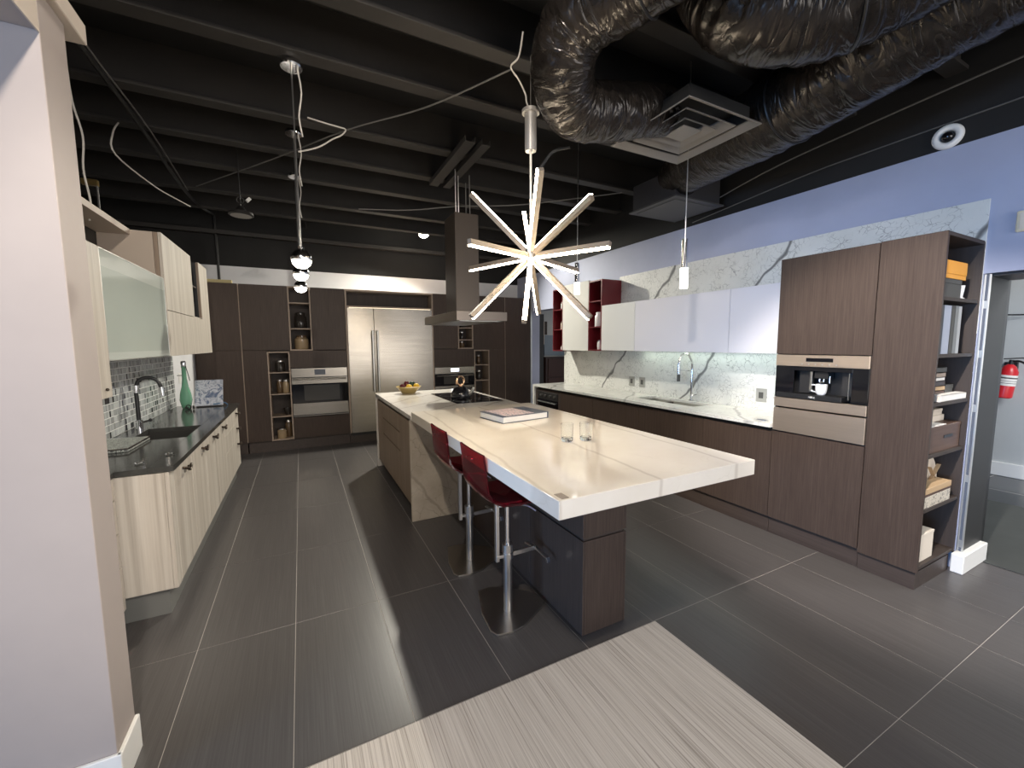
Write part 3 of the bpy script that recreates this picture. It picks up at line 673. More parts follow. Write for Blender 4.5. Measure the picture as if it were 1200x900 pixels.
# the unit with stepped niches: carcass pieces leave the niches free
o = thing('tall_cabinet', 'dark tall cabinet left of the jar niches on the back wall', 'cabinet', (-.43, 7.2, 0), 'dark tall cabinets along the back wall')
put('carcass', MB().box(-.728, -.436, YB+.024, 7.49, .15, TOP-.002).box(-.436, -.136, YB+.024, 7.49, 1.485, TOP-.002), DWI, o)
put('door', MB().box(-.727, -.136, YB, YB+.022, 1.497, TOP), DW, o); put('door', MB().box(-.727, -.436, YB, YB+.022, KZ, 1.494), DW, o)
put('plinth', MB().box(-.728, .64, YB+.05, YB+.07, 0, .149), DWH, o)
niche('upper left niche with three levels beside the fridge', -.134, .165, 1.485, TOP, (1.815, 2.19))
niche('lower left niche with four levels beside the wall oven', -.434, -.146, .165, 1.475, (.525, .858, 1.175))
o = back_unit('dark tall cabinet holding the large wall oven', .168, .638, [(.169, .636, 1.497, TOP)], kick=False, z0=1.49)
o = thing('oven_cabinet', 'dark cabinet boards above and below the large wall oven', 'cabinet', (.25, 7.2, 0))
put('carcass', MB().box(-.144, .636, YB+.024, 7.49, .15, .482).box(-.144, .636, YB+.024, 7.49, 1.226, 1.484), DWI, o)
put('upper_panel', MB().box(-.143, .636, YB, YB+.022, 1.228, 1.484), DW, o); put('lower_panel', MB().box(-.143, .636, YB, YB+.022, KZ, .482), DW, o)
def wall_oven(label, x0, x1, z0, z1, pz, hz, bz):
    o = thing('wall_oven', label, 'oven', ((x0+x1)/2, 7.1, z0))
    put('housing', MB().box(x0+.004, x1-.004, YB+.024, 7.40, z0+.002, z1-.002, 0, .001), BLACK, o)
    cp = put('control_panel', MB().box(x0, x1, YB-.012, YB+.022, pz, z1, 0, .003), STEEL, o)
    xm = (x0+x1)/2
    put('display', MB().box(xm-.075, xm+.075, YB-.0145, YB-.0121, pz+.035, z1-.022, 0, .0005), DISPLAY if x0 > 1 else NAVY, cp)
    d = put('door', MB().box(x0, x1, YB-.012, YB+.022, bz, pz-.006, 1, .002).box(x0, x1, YB-.018, YB-.0121, hz, pz-.008, 0, .002), [STEEL, BLACKGLASS], o)
    put('window', MB().box(x0+.16, x1-.12, YB-.0145, YB-.0121, bz+.03, hz-.02, 0, .001), flat('oven_window', (.05, .048, .045), .1), d)
    put('handle', MB().cyl((x0+.02, YB-.055, pz-.03), (x1-.02, YB-.055, pz-.03), .012, 0, 12).cyl((x0+.05, YB-.055, pz-.03), (x0+.05, YB-.015, pz-.03), .007, 0, 8).cyl((x1-.05, YB-.055, pz-.03), (x1-.05, YB-.015, pz-.03), .007, 0, 8), STEEL, d)
    put('bottom_panel', MB().box(x0, x1, YB-.012, YB+.022, z0+.03, bz-.003, 0, .002), STEEL, o)
    put('vent_slot', MB().box(x0, x1, YB, YB+.022, z0, z0+.028, 0, .001).box(x0+.002, x1-.002, YB-.008, YB-.001, z0+.008, z0+.018, 1, .001), [BLACK, STEEL], o)
    return o
wall_oven('large steel wall oven left of the fridge', -.140, .632, .488, 1.222, 1.085, .985, .70)
# fridge
fx0, fxs, fx1 = .668, 1.060, 2.004
o = thing('refrigerator', 'tall stainless double-door refrigerator built into the back wall', 'refrigerator', (1.33, 7.2, 0))
put('housing', MB().box(.668, 2.004, YB+.03, 7.49, .12, 2.14, 0, .002), BLACK, o)
def fdoor(x0, x1, hx):
    # door skin bowed very slightly outward so reflections roll
    t = MB(); n = 28
    pts = [(x0, YB+.03)] + [(x0, YB-.02), ] + [(x1, YB-.02), (x1, YB+.03)]
    t.prism(pts, KZ, 2.142, 0, .003)
    d = put('door', t, STEEL, o)
    put('handle', MB().cyl((hx, YB-.075, .82), (hx, YB-.075, 1.79), .013, 0, 14).cyl((hx, YB-.075, .88), (hx, YB-.021, .88), .008, 0, 10).cyl((hx, YB-.075, 1.73), (hx, YB-.021, 1.73), .008, 0, 10), SATIN, d)
fdoor(fx0, fxs-.003, fxs-.035); fdoor(fxs+.003, fx1, fxs+.04)
put('plinth', MB().box(.645, 2.004, YB+.045, YB+.06, 0, .149), DWH, o)
o = thing('open_niche', 'wide empty niche directly above the stainless refrigerator', 'shelf', (1.33, 7.05, 2.15), 'open shelf niches in the back run')
put('frame', MB().box(.642, .666, YB-.008, 7.3, KZ, TOP).box(2.006, 2.028, YB-.008, 7.3, KZ, TOP).box(.666, 2.006, YB-.008, 7.3, TOP-.03, TOP).box(.666, 2.006, YB-.008, 7.3, 2.148, 2.172), FRAME, o)
put('back_panel', MB().box(.666, 2.006, YB+.22, YB+.24, 2.173, TOP-.031, 0, 0), DWI, o)
o = thing('undercabinet_light', 'thin led strip glowing under the niche above the refrigerator', 'light', (1.33, 6.87, 2.147))
put('diffuser', MB().box(.70, 1.98, YB-.006, YB+.0, 2.1435, 2.1475, 0, 0), emis('warm_led_strip', (1, .82, .55), 2.5), o)
# right of the fridge
o = thing('tall_cabinet', 'dark tall cabinet right of the fridge holding the small oven', 'cabinet', (2.4, 7.2, 0), 'dark tall cabinets along the back wall')
put('carcass', MB().box(2.031, 2.468, YB+.024, 7.49, 1.485, TOP-.002).box(2.031, 2.764, YB+.024, 7.49, 1.172, 1.484).box(2.031, 2.764, YB+.024, 7.49, .15, .765), DWI, o)
put('door', MB().box(2.032, 2.468, YB, YB+.022, 1.497, TOP), DW, o)
put('upper_panel', MB().box(2.032, 2.764, YB, YB+.022, 1.174, 1.482), DW, o); put('lower_panel', MB().box(2.032, 2.764, YB, YB+.022, KZ, .764), DW, o)
put('plinth', MB().box(2.031, 3.9, YB+.05, YB+.07, 0, .149), DWH, o)
wall_oven('small steel wall oven right of the fridge behind the island', 2.033, 2.763, .768, 1.170, 1.055, 1.05, .845)
niche('upper right niche with jars partly hidden by the hood', 2.470, 2.752, 1.485, TOP, (1.65, 1.86, 2.12))
niche('lower right niche with jars behind the island', 2.768, 3.062, .30, 1.462, (.62, .92, 1.20))
o = thing('tall_cabinet', 'dark tall cabinet right of the jar niches on the back wall', 'cabinet', (3.2, 7.2, 0), 'dark tall cabinets along the back wall')
put('carcass', MB().box(2.755, 3.386, YB+.024, 7.49, 1.466, TOP-.002).box(3.066, 3.386, YB+.024, 7.49, .15, 1.465).box(2.768, 3.062, YB+.024, 7.4, .15, .298), DWI, o)
put('door', MB().box(2.755, 3.385, YB, YB+.022, 1.466, TOP).box(3.066, 3.385, YB, YB+.022, KZ, 1.4655), DW, o)
back_unit('dark tall cabinet at the right end of the back run', 3.391, 3.93, [(3.392, 3.93, KZ, TOP)])
single('edge_strip', MB().box(3.386, 3.3905, YB-.004, YB+.02, KZ, TOP, 0, .0005), FRAME, 'narrow pale strip before the last tall cabinet on the right', 'strip', (3.388, 6.9, KZ))
# jars in the niches
DKGL = flat('dark_jar_glass', (.03, .025, .022), .12); BRGL = flat('brown_jar_glass', (.12, .075, .04), .15); CRJ = flat('grain_filled_glass', (.34, .25, .15), .18)
gl = 'jars in the back niches'
for args in (('dark canister in the middle of the upper left niche', .02, 7.04, 1.8155, .085, .24, DKGL, DKGL), ('amber jar at the bottom of the upper left niche', .02, 7.04, 1.5035, .095, .21, CRJ, BRGL),
             ('dark jar on the top level of the lower left niche', -.28, 7.02, 1.1755, .062, .17, DKGL, SATIN), ('slim brown jar left on the second level, lower left niche', -.30, 7.02, .8585, .042, .205, BRGL, SATIN),
             ('grain-filled jar right on the second level, lower left niche', -.218, 7.01, .8585, .044, .20, CRJ, SATIN), ('tall brown bottle at the back of the lowest left level', -.215, 7.06, .1835, .05, .26, BRGL, SATIN),
             ('squat grain-filled jar at the front of the lowest left level', -.305, 6.97, .1835, .062, .155, CRJ, SATIN), ('dark jar on the top visible level of the upper right niche', 2.60, 7.03, 1.8605, .055, .13, DKGL, BRGL),
             ('dark jar on the middle level of the upper right niche', 2.58, 7.03, 1.6505, .05, .14, DKGL, SATIN), ('grey glass jar on the lowest level of the upper right niche', 2.58, 7.02, 1.5035, .05, .11, BRGL, SATIN),
             ('pale slim bottle on the top level of the lower right niche', 2.90, 7.02, 1.2005, .03, .17, BRGL, SATIN), ('dark jar with bright lid on the second level, lower right niche', 2.90, 7.02, .9205, .05, .17, DKGL, SATIN)):
    jar('jar', args[0], *args[1:], group=gl)
o = thing('bowl', 'dark bowl on the third level of the lower left niche', 'bowl', (-.20, 7.02, .5255))
put('body', MB().lathe((-.215, 7.02, .5255), [(0, 0), (.03, 0), (.048, .06), (.05, .10), (.042, .10), (.03, .03), (0, .02)], 0, 20), DKGL, o)
# small odds on top of the back run
o = thing('timber_offcut', 'pale timber offcut lying on top of the corner tall cabinet', 'offcut', (-1.0, 7.0, TOP))
put('board', MB().box(-1.20, -.80, 6.92, 6.98, TOP+.0005, TOP+.045, 0, .001), flat('pale_yellow_timber', (.50, .42, .22), .7), o)

# ================================================================= island with cooktop
IX0, IX1, IY0, IY1, IZ = .822, 2.02, 3.535, 5.46, .95
o = thing('kitchen_island', 'taupe oak kitchen island with stone top and waterfall end', 'island', (1.42, 4.5, 0))
put('carcass', MB().box(.862, 1.98, 3.565, 5.42, .09, .895, 0, .001), TW, o)
put('plinth', MB().box(.895, 1.95, 3.60, 5.40, 0, .089), DWH, o)
put('countertop', MB().box(IX0, 1.42, IY0+.001, IY1, .912, IZ, 0, .002).box(1.42, IX1, IY0+.001, IY1, .912, IZ, 0, .002), ISLTOP, o)
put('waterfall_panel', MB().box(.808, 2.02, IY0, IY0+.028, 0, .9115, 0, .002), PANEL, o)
put('end_panel', MB().box(.822, 2.02, 5.425, 5.46, 0, .9115, 0, .002), ISLTOP, o)
put('narrow_panel', MB().box(.840, .861, 5.06, 5.423, .10, .875, 0, .0015), TW, o)
put('door', MB().box(.840, .861, 3.566, 4.112, .10, .875, 0, .0015), TW, o)
for z0, z1 in ((.702, .875), (.512, .690), (.10, .500)):
    put('drawer', MB().box(.840, .861, 4.118, 5.054, z0, z1, 0, .0015), TW, o)
for z in (.696, .506, .885): put('grip_channel', MB().box(.857, .8618, 4.118 if z < .8 else 3.57, 5.054 if z < .8 else 5.42, z-.008, z+.008, 0, 0), BLACK, o)
o = thing('cooktop', 'black glass induction cooktop set into the island', 'cooktop', (1.68, 4.52, IZ))
put('glass_plate', MB().box(1.418, 1.95, 4.03, 5.0, IZ+.0005, IZ+.006, 0, .001), BLACKGLASS, o)
for x, y in ((1.56, 4.25), (1.81, 4.25), (1.56, 4.75), (1.81, 4.75)): put('cooking_zone', MB().torus((x, y, IZ+.0062), .10, .0012, 0, (0, 0, 1), 36, 4), flat('zone_print', (.12, .12, .12), .3), o)
# kettle
kx, ky, kz = 1.60, 4.42, IZ+.0075
o = thing('kettle', 'glossy black kettle with rose gold ring handle on the cooktop', 'kettle', (kx, ky, kz))
put('body', MB().lathe((kx, ky, kz), [(0, 0), (.105, 0), (.112, .012), (.105, .06), (.075, .115), (.04, .135), (0, .138)], 0, 28), flat('gloss_black_enamel', (.01, .01, .012), .07), o)
put('spout', MB().tube([(kx+.07, ky-.05, kz+.04), (kx+.11, ky-.08, kz+.08), (kx+.125, ky-.09, kz+.125)], .02, 0, 10, 4, [.026, .018, .013]), SATIN, o)
put('handle', MB().torus((kx, ky, kz+.195), .052, .013, 0, (.35, -1, 0), 28, 10), GOLD, o)
put('lid_knob', MB().cyl((kx, ky, kz+.135), (kx, ky, kz+.150), .02, 0, 14), GOLD, o)
# fruit bowl
bx, by = 1.20, 5.24
o = thing('fruit_bowl', 'mustard flared bowl of fruit on the island far corner', 'bowl', (bx, by, IZ))
put('bowl', MB().lathe((bx, by, IZ+.0005), [(0, 0), (.075, 0), (.085, .008), (.158, .088), (.150, .09), (.075, .02), (0, .016)], 0, 30), OLIVEBOWL, o)
gf = 'fruit in the mustard bowl'
def fruit(label, dx, dy, z, r, mat, sc=(1, 1, 1)):
    q = thing('fruit', label, 'fruit', (bx+dx, by+dy, IZ+z), gf)
    put('flesh', MB().sphere((bx+dx, by+dy, IZ+z), r, 0, sc, 16, 10), mat, q)
    put('stem', MB().cyl((bx+dx, by+dy, IZ+z+r*sc[2]*.95), (bx+dx+.004, by+dy, IZ+z+r*sc[2]+.014), .003, 0, 6), BROWNBOX, q)
fruit('dark plum-coloured fruit at the left of the bowl', -.08, -.02, .088, .036, PLUM)
fruit('dark red apple at the top of the fruit bowl', -.02, .02, .118, .038, PLUM)
fruit('yellow lemon at the front centre of the fruit bowl', -.01, -.075, .090, .034, YELLOW, (1.15, 1, .9))
fruit('dark green avocado right of the dark red apple', .045, .005, .115, .040, DKGREEN, (1.1, 1, .85))
fruit('yellow lemon at the right rim of the fruit bowl', .092, -.03, .092, .034, YELLOW, (1.1, 1, .95))

# ================================================================= dining table attached to the island
TX, TXE, TY, TYE, TZ = .822, 1.985, 1.232, 3.515, .99
o = thing('dining_table', 'long cream stone bar table on a dark oak pedestal', 'table', (1.4, 2.4, 0))
put('tabletop', MB().box(TX, TXE, TY, TYE, .914, TZ, 0, .0025), TABLE, o)
px0, px1, py0, py1 = 1.270, 1.566, 1.675, 3.53
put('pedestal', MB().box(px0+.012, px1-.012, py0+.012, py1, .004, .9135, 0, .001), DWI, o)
for n_, (a, b_, c_, d_) in (('side_panel', (px0, px0+.011, py0, 2.236)), ('side_panel', (px0, px0+.011, 2.240, py1)), ('side_panel', (px1-.011, px1, py0, py1)), ('end_panel', (px0+.0125, px1-.0125, py0, py0+.011))):
    put(n_, MB().box(a, b_, c_, d_, .003, .530, 0, .001), DW, o)
    put(n_, MB().box(a, b_, c_, d_, .546, .9135, 0, .001), DW, o)
single('name_plaque', MB().box(.842, .876, 1.243, 1.298, TZ+.0003, TZ+.002, 0, .0006), flat('taupe_metal_plate', (.26, .22, .19), .35, .6), 'small taupe metal plaque on the near left table corner', 'plaque', (.86, 1.27, TZ))
# big book on the table
bk = thing('book', 'thick slate-blue book with patterned cover lying on the table', 'book', (1.47, 2.82, TZ))
rot = Matrix.Translation((1.47, 2.845, TZ+.0008)) @ Matrix.Rotation(math.radians(8), 4, 'Z')
def rbox(x0, x1, y0, y1, z0, z1, b=.001):
    t = MB(); t.box(x0, x1, y0, y1, z0, z1, 0, b); bmesh.ops.transform(t.bm, matrix=rot, verts=t.bm.verts); return t
put('back_cover', rbox(-.215, .215, -.165, .165, 0, .004), NAVY, bk)
put('front_cover', rbox(-.215, .215, -.165, .165, .046, .050), NAVY, bk)
put('pages', rbox(-.208, .205, -.160, .160, .0042, .0458), PAPER, bk)
put('spine', rbox(.206, .215, -.165, .165, .0042, .0458), NAVY, bk)
put('cover_print', rbox(-.175, .085, -.150, .150, .0501, .0509, .0002), COVERP, bk)
# two tumblers with thick bases
for gx, gy, lb in ((1.385, 1.995, 'clear glass tumbler with thick base, left of the pair'), (1.50, 1.965, 'clear glass tumbler with thick base, right of the pair')):
    q = thing('glass_tumbler', lb, 'glass', (gx, gy, TZ), 'glass tumblers on the table')
    put('wall', MB().lathe((gx, gy, TZ+.0222), [(.035, 0), (.038, .085), (.0362, .085), (.0332, 0)], 0, 28), GLASS, q)
    put('base', MB().lathe((gx, gy, TZ+.0006), [(0, 0), (.028, 0), (.035, .008), (.035, .021), (0, .017)], 0, 28), GLASS, q)

# ================================================================= bar stools
def make_stool(label, cx, cy):
    o = thing('bar_stool', label, 'stool', (cx, cy, 0), 'red acrylic bar stools')
    out = [(-.085, .275), (-.15, .06), (-.165, -.10), (-.145, -.145), (-.06, -.16), (.02, -.145), (.19, -.05), (.232, .0), (.225, .06), (.195, .13), (.06, .25), (0, .275)]
    put('base_plate', MB().prism([(cx+x, cy+y) for x, y in out], .0008, .012, 0, .002), PLATE, o)
    put('column', MB().cyl((cx, cy+.02, .0121), (cx, cy+.02, .40), .026, 0, 22), SATIN, o)
    put('piston', MB().cyl((cx, cy+.02, .40), (cx, cy+.02, .672), .0145, 0, 16), CHROME, o)
    put('collar', MB().cyl((cx, cy+.02, .335), (cx, cy+.02, .365), .034, 0, 20).cyl((cx, cy+.02, .372), (cx, cy+.02, .418), .032, 0, 20).box(cx-.075, cx, cy+.005, cy+.035, .345, .362, 0, .001), SATIN, o)
    put('guide_bar', MB().box(cx-.078, cx-.056, cy+.008, cy+.034, .325, .68, 0, .002), SATIN, o)
    ft = put('footrest', MB().bar((cx+.02, cy+.02, .35), (cx+.185, cy+.02, .352), .026, .012, 0, math.pi/2).bar((cx+.185, cy+.022, .352), (cx+.165, cy+.10, .352), .022, .010).bar((cx+.185, cy+.018, .352), (cx+.195, cy-.105, .340), .022, .010), SATIN, o)
    put('end_cap', MB().bar((cx+.195, cy-.102, .342), (cx+.197, cy-.112, .315), .022, .010), CHROME, ft)
    put('lever', MB().tube([(cx+.02, cy-.01, .665), (cx+.09, cy-.06, .655), (cx+.12, cy-.10, .635)], .005, 0, 8), SATIN, o)
    put('seat_mount', MB().box(cx-.085, cx+.06, cy-.05, cy+.09, .672, .684, 0, .002), SATIN, o)
    # acrylic shell: seat scooping up into the backrest, swept from a side profile
    prof = [(.19, .690), (.15, .708), (.07, .708), (-.03, .706), (-.12, .714), (-.178, .745), (-.205, .80), (-.211, .86), (-.216, .93), (-.226, 1.005)]
    hw = [.13, .175, .195, .20, .198, .19, .178, .172, .17, .168]
    t = bmesh.new(); top = []; nseg = 12; th = .011
    def skin(off):
        g = []
        for i, (x, z) in enumerate(prof):
            a = prof[max(i-1, 0)]; b = prof[min(i+1, len(prof)-1)]
            d = Vector((b[0]-a[0], 0, b[1]-a[1])).normalized(); n = Vector((d.z, 0, -d.x))   # outward / downward side
            row = []
            for k in range(nseg+1):
                s = -1+2*k/nseg
                cup = .022*s*s*(1 if 1 < i < 7 else .6)
                p = Vector((cx+x, cy+.02+s*hw[i], z))-n*cup*-1*0+Vector((.006*s*s if i > 5 else 0, 0, .014*s*s if i <= 5 else 0))
                row.append(t.verts.new(p+n*off))
            g.append(row)
        return g
    A = skin(0); B = skin(th)
    for G, fl in ((A, 0), (B, 1)):
        for i in range(len(prof)-1):
            for k in range(nseg):
                f = (G[i][k], G[i][k+1], G[i+1][k+1], G[i+1][k]); t.faces.new(f if fl else f[::-1])
    n = len(prof)-1
    for k in range(nseg):
        t.faces.new((A[0][k], A[0][k+1], B[0][k+1], B[0][k])); t.faces.new((A[n][k], A[n][k+1], B[n][k+1], B[n][k]))
    for i in range(n):
        t.faces.new((A[i][0], A[i+1][0], B[i+1][0], B[i][0])); t.faces.new((A[i][nseg], A[i+1][nseg], B[i+1][nseg], B[i][nseg]))
    m = MB(); m._take(t, 0, True)
    sh = put('seat_shell', m, ACR, o)
    put('bolt', MB().cyl((cx-.230, cy-.01, .955), (cx-.222, cy-.01, .955), .005, 0, 8).cyl((cx-.230, cy+.06, .955), (cx-.222, cy+.06, .955), .005, 0, 8), CHROME, sh)
    return o
s1 = make_stool('red acrylic bar stool nearest the camera at the bar table', 1.013, 2.03)
s2 = copy_tree(s1, (1.022, 2.665, 0)); s2['label'] = 'red acrylic bar stool farther away, next to the stone waterfall end'

# ================================================================= island hood
hx, hy = 1.42, 4.0
o = thing('range_hood', 'dark square island hood hanging on rods above the cooktop', 'hood', (hx+.15, hy+.2, 1.81))
put('duct_cover', MB().box(hx, hx+.012, hy, hy+.325, 1.908, 2.87, 0, .001).box(hx+.012, hx+.25, hy, hy+.012, 1.908, 2.87, 0, .001).box(hx+.238, hx+.25, hy+.012, hy+.325, 1.908, 2.87, 0, .001).box(hx+.012, hx+.238, hy+.313, hy+.325, 1.908, 2.87, 0, .001).box(hx+.012, hx+.238, hy+.012, hy+.313, 2.70, 2.71, 0, 0), flat('bronze_grey_steel', (.075, .060, .049), .4, .3), o)
cn = put('canopy', MB().box(hx, hx+.57, hy, hy+1.2, 1.812, 1.906, 0, .002), flat('hood_canopy_steel', (.17, .145, .125), .33, .6), o)
put('grease_filter', MB().box(hx+.05, hx+.52, hy+.05, hy+.58, 1.806, 1.8115, 0, .001).box(hx+.05, hx+.52, hy+.62, hy+1.15, 1.806, 1.8115, 0, .001), SATIN, cn)
for i, (x, y) in enumerate(((hx+.02, hy+.02), (hx+.10, hy+.16), (hx+.20, hy+.10), (hx+.235, hy+.30))):
    put('rod', MB().cyl((x, y, 2.70), (x, y, 3.28), .006, 0, 8), SATIN if i < 2 else WIREG, o)
for i, (x0, x1) in enumerate(((1.33, 1.425), (1.485, 1.565))):
    o = thing('steel_channel', ('left' if i == 0 else 'right') + ' black steel channel bolted across the joists above the hood', 'channel', ((x0+x1)/2, 4.0, 3.28), 'steel channels carrying the hood')
    put('web', MB().box(x0, x1, 3.45, 4.55, 3.285, 3.292, 0, .001), CHANNEL, o)
    put('flange', MB().box(x0, x0+.006, 3.45, 4.55, 3.292, 3.333, 0, .001), CHANNEL, o); put('flange', MB().box(x1-.006, x1, 3.45, 4.55, 3.292, 3.333, 0, .001), CHANNEL, o)

# ================================================================= starburst chandelier over the table
H = Vector((1.353, 2.37, 2.133))
o = thing('chandelier', 'starburst chandelier of glowing straight bars above the bar table', 'chandelier', tuple(H))
put('hub', MB().cyl(H+Vector((0, 0, -.045)), H+Vector((0, 0, .045)), .036, 0, 22).sphere(H+Vector((0, 0, -.045)), .027, 0, (1, 1, .6)), SATIN, o)
put('stem', MB().cyl(H+Vector((0, 0, .045)), (H.x, H.y, 2.80), .0075, 0, 12), flat('lit_stem', (.75, .70, .62), .4, .3), o)
cn = put('canopy', MB().cyl((H.x, H.y, 2.785), (H.x, H.y, 3.0), .037, 0, 24).cyl((H.x, H.y, 3.0), (H.x, H.y, 3.02), .055, 0, 24).cyl((H.x, H.y, 2.775), (H.x, H.y, 2.785), .034, 0, 24), flat('brushed_canopy', (.52, .50, .48), .35, .55), o)
put('hanging_wire', MB().cyl((H.x, H.y, 3.02), (H.x, H.y, 3.335), .0025, 0, 6), WIREG, cn)
tips = [(-.287, .303, .431), (.178, .414, .397), (-.199, -.455, .337), (.049, -.563, .201), (.164, -.576, -.03), (.547, .247, -.013), (.175, -.40, -.412), (.303, .40, -.329), (-.234, -.333, -.441), (-.442, -.059, -.401), (-.197, .567, -.002), (-.532, -.277, -.025)]
for i, tp in enumerate(tips):
    v = Vector(tp); d = v.normalized()
    a = H+d*.05; e = H+v
    # the diffuser runs along one narrow face of each square bar
    side = Vector((0, 0, -1)) if abs(d.z) < .75 else Vector((0, -1, 0))
    if i in (0, 3): side = Vector((0, 0, 1))
    if i in (1, 8): side = Vector((-.5, -1, 0))
    if i in (2, 7): side = Vector((-1, .15, 0))
    if i == 4: side = Vector((-.2, -.2, -1))
    x = (side-d*side.dot(d)).normalized(); y = d.cross(x)
    t = bmesh.new(); bmesh.ops.create_cube(t, size=1)
    mt = Matrix((x, y, d)).transposed().to_4x4(); mt.translation = (a+e)/2
    bmesh.ops.transform(t, matrix=mt @ Matrix.Diagonal((.030, .026, (e-a).length, 1)), verts=t.verts)
    m = MB(); m._take(t, 0)
    br = put('light_bar', m, BAR, o)
    t = bmesh.new(); bmesh.ops.create_cube(t, size=1)
    mt2 = mt.copy(); mt2.translation = (a+e)/2+x*.0185
    bmesh.ops.transform(t, matrix=mt2 @ Matrix.Diagonal((.007, .024, (e-a).length-.004, 1)), verts=t.verts)
    m = MB(); m._take(t, 0)
    put('diffuser', m, LED, br)

# ================================================================= pendants
def globe_pendant(label, y, z):
    x = .035
    o = thing('globe_pendant', label, 'pendant light', (x, y, z), 'chrome globe pendants in a row')
    put('canopy', MB().lathe((x, y, 3.30), [(0, 0), (.062, 0), (.066, .008), (.060, .028), (0, .028)], 0, 28), CHROME, o)
    put('cord', MB().cyl((x, y, z+.07), (x, y, 3.30), .005, 0, 8), SATIN, o)
    put('wire', MB().tube([(x+.035, y, 3.30), (x+.05, y-.01, 3.16), (x+.03, y, 3.02), (x+.045, y, 2.9)], .005, 0, 6), WIREW, o)
    g = put('globe', MB().lathe((x, y, z), [(.062, -.006), (.065, .0), (.060, .03), (.042, .055), (.018, .068), (.018, .085), (0, .085)], 0, 26), CHROME, o)
    put('bulb', MB().lathe((x, y, z), [(0, -.058), (.03, -.052), (.052, -.032), (.060, -.006), (0, -.006)], 0, 24), LAMPE, g)
for y, z, lb in ((3.09, 2.125, 'nearest chrome globe pendant of the row, largest and highest in view'), (4.02, 2.172, 'middle chrome globe pendant of the row on the left'), (5.0, 2.182, 'farthest chrome globe pendant of the row, lowest in view')):
    globe_pendant(lb, y, z)
def tube_pendant(label, x, y, z0, z1, glow_h, r):
    o = thing('tube_pendant', label, 'pendant light', (x, y, z0), 'slim tube pendants on the right')
    put('cable', MB().cyl((x, y, z1), (x, y, 3.66), .004, 0, 8), SATIN, o)
    put('holder', MB().cyl((x, y, z0+glow_h), (x, y, z1), r*.85, 0, 20), CHROME, o)
    put('glass_shade', MB().lathe((x, y, z0), [(0, 0), (r, 0), (r, glow_h), (0, glow_h)], 0, 20), GLASSG, o)
tube_pendant('slim chrome tube pendant with glowing glass, right of the chandelier', 2.70, 2.315, 1.995, 2.37, .155, .030)
tube_pendant('slim chrome tube pendant partly behind a chandelier bar', 2.60, 3.585, 2.08, 2.40, .12, .028)

# ================================================================= ducts and air diffusers
def duct(label, pts, radii, name='flexible_duct', seed=0):
    rnd = random.Random(seed)
    P = [Vector(p) for p in pts]; path = []; rr = []; n = len(P); st = 22
    for i in range(n-1):
        a = P[max(i-1, 0)]; b = P[i]; c = P[i+1]; d = P[min(i+2, n-1)]
        for k in range(st):
            u = k/st
            path.append(.5*((2*b)+(c-a)*u+(2*a-5*b+4*c-d)*u*u+(3*b-a-3*c+d)*u**3)); rr.append(radii[i]*(1-u)+radii[i+1]*u)
    path.append(P[-1]); rr.append(radii[-1])
    t = bmesh.new(); seg = 56; ref = Vector((0, 0, 1)); rings = []; lens = [0.0]
    for p, q in zip(path, path[1:]): lens.append(lens[-1]+(q-p).length)
    ph = [rnd.uniform(0, 6.28) for _ in range(10)]
    for i, p in enumerate(path):
        d = (path[min(i+1, len(path)-1)]-path[max(i-1, 0)]).normalized()
        x = (ref-d*ref.dot(d)).normalized(); y = d.cross(x); ref = x
        ring = []
        for k in range(seg):
            a = 2*math.pi*k/seg; s = i*.5
            w = .022*math.sin(s*2.1+1.4*math.sin(2*a+ph[0])+ph[1])*(.5+.5*math.sin(a*2+s*.23+ph[2]))
            w += .014*math.sin(s*3.7+2.2*math.sin(3*a+ph[3])+ph[4])*(.5+.5*math.sin(3*a-s*.31+ph[5]))
            w += .010*math.sin(5*a+s*.6+ph[6])+.010*math.sin(9*a-s*.9+ph[7])*math.sin(s*.37+ph[8])
            q = rr[i]*(1+w*.9)
            ring.append(t.verts.new(p+x*q*math.cos(a)+y*q*math.sin(a)))
        rings.append(ring)
    uv = t.loops.layers.uv.new('wrap')
    for i, (a, b) in enumerate(zip(rings, rings[1:])):
        for k in range(seg):
            f = t.faces.new((a[k], a[(k+1) % seg], b[(k+1) % seg], b[k])); f.smooth = True
            for lp, (uu, vv) in zip(f.loops, ((k, i), (k+1, i), (k+1, i+1), (k, i+1))): lp[uv].uv = (abs(2*uu/seg-1)*2, lens[vv])
    bmesh.ops.recalc_face_normals(t, faces=t.faces[:])
    m = MB(); m.bm.free(); m.bm = t
    o = thing(name, label, 'duct', tuple(P[0]))
    put('sleeve', m, FOIL, o)
    return o, path, rr
def strap(o, path, rr, i):
    d = (path[i+1]-path[i-1]).normalized()
    q = MB().torus(path[i], rr[i]*1.012, .007, 0, d, 36, 6); put('strap', q, BLACK, o)
    put('hanger', MB().cyl(path[i]+Vector((0, 0, rr[i]*.98)), (path[i].x, path[i].y, 3.36), .003, 0, 6), WIREG, o)
o, pa, rr = duct('bent black wrapped duct dropping to the square ceiling diffuser', [(1.72, 1.02, 3.26), (1.60, 1.25, 3.25), (1.46, 1.60, 3.24), (1.34, 1.86, 3.20), (1.36, 2.03, 3.07), (1.52, 2.14, 2.965), (1.80, 2.12, 2.995), (2.05, 2.09, 3.05), (2.2, 2.07, 3.06)], [.16, .165, .17, .175, .175, .165, .16, .15, .14], seed=3)
strap(o, pa, rr, 40)
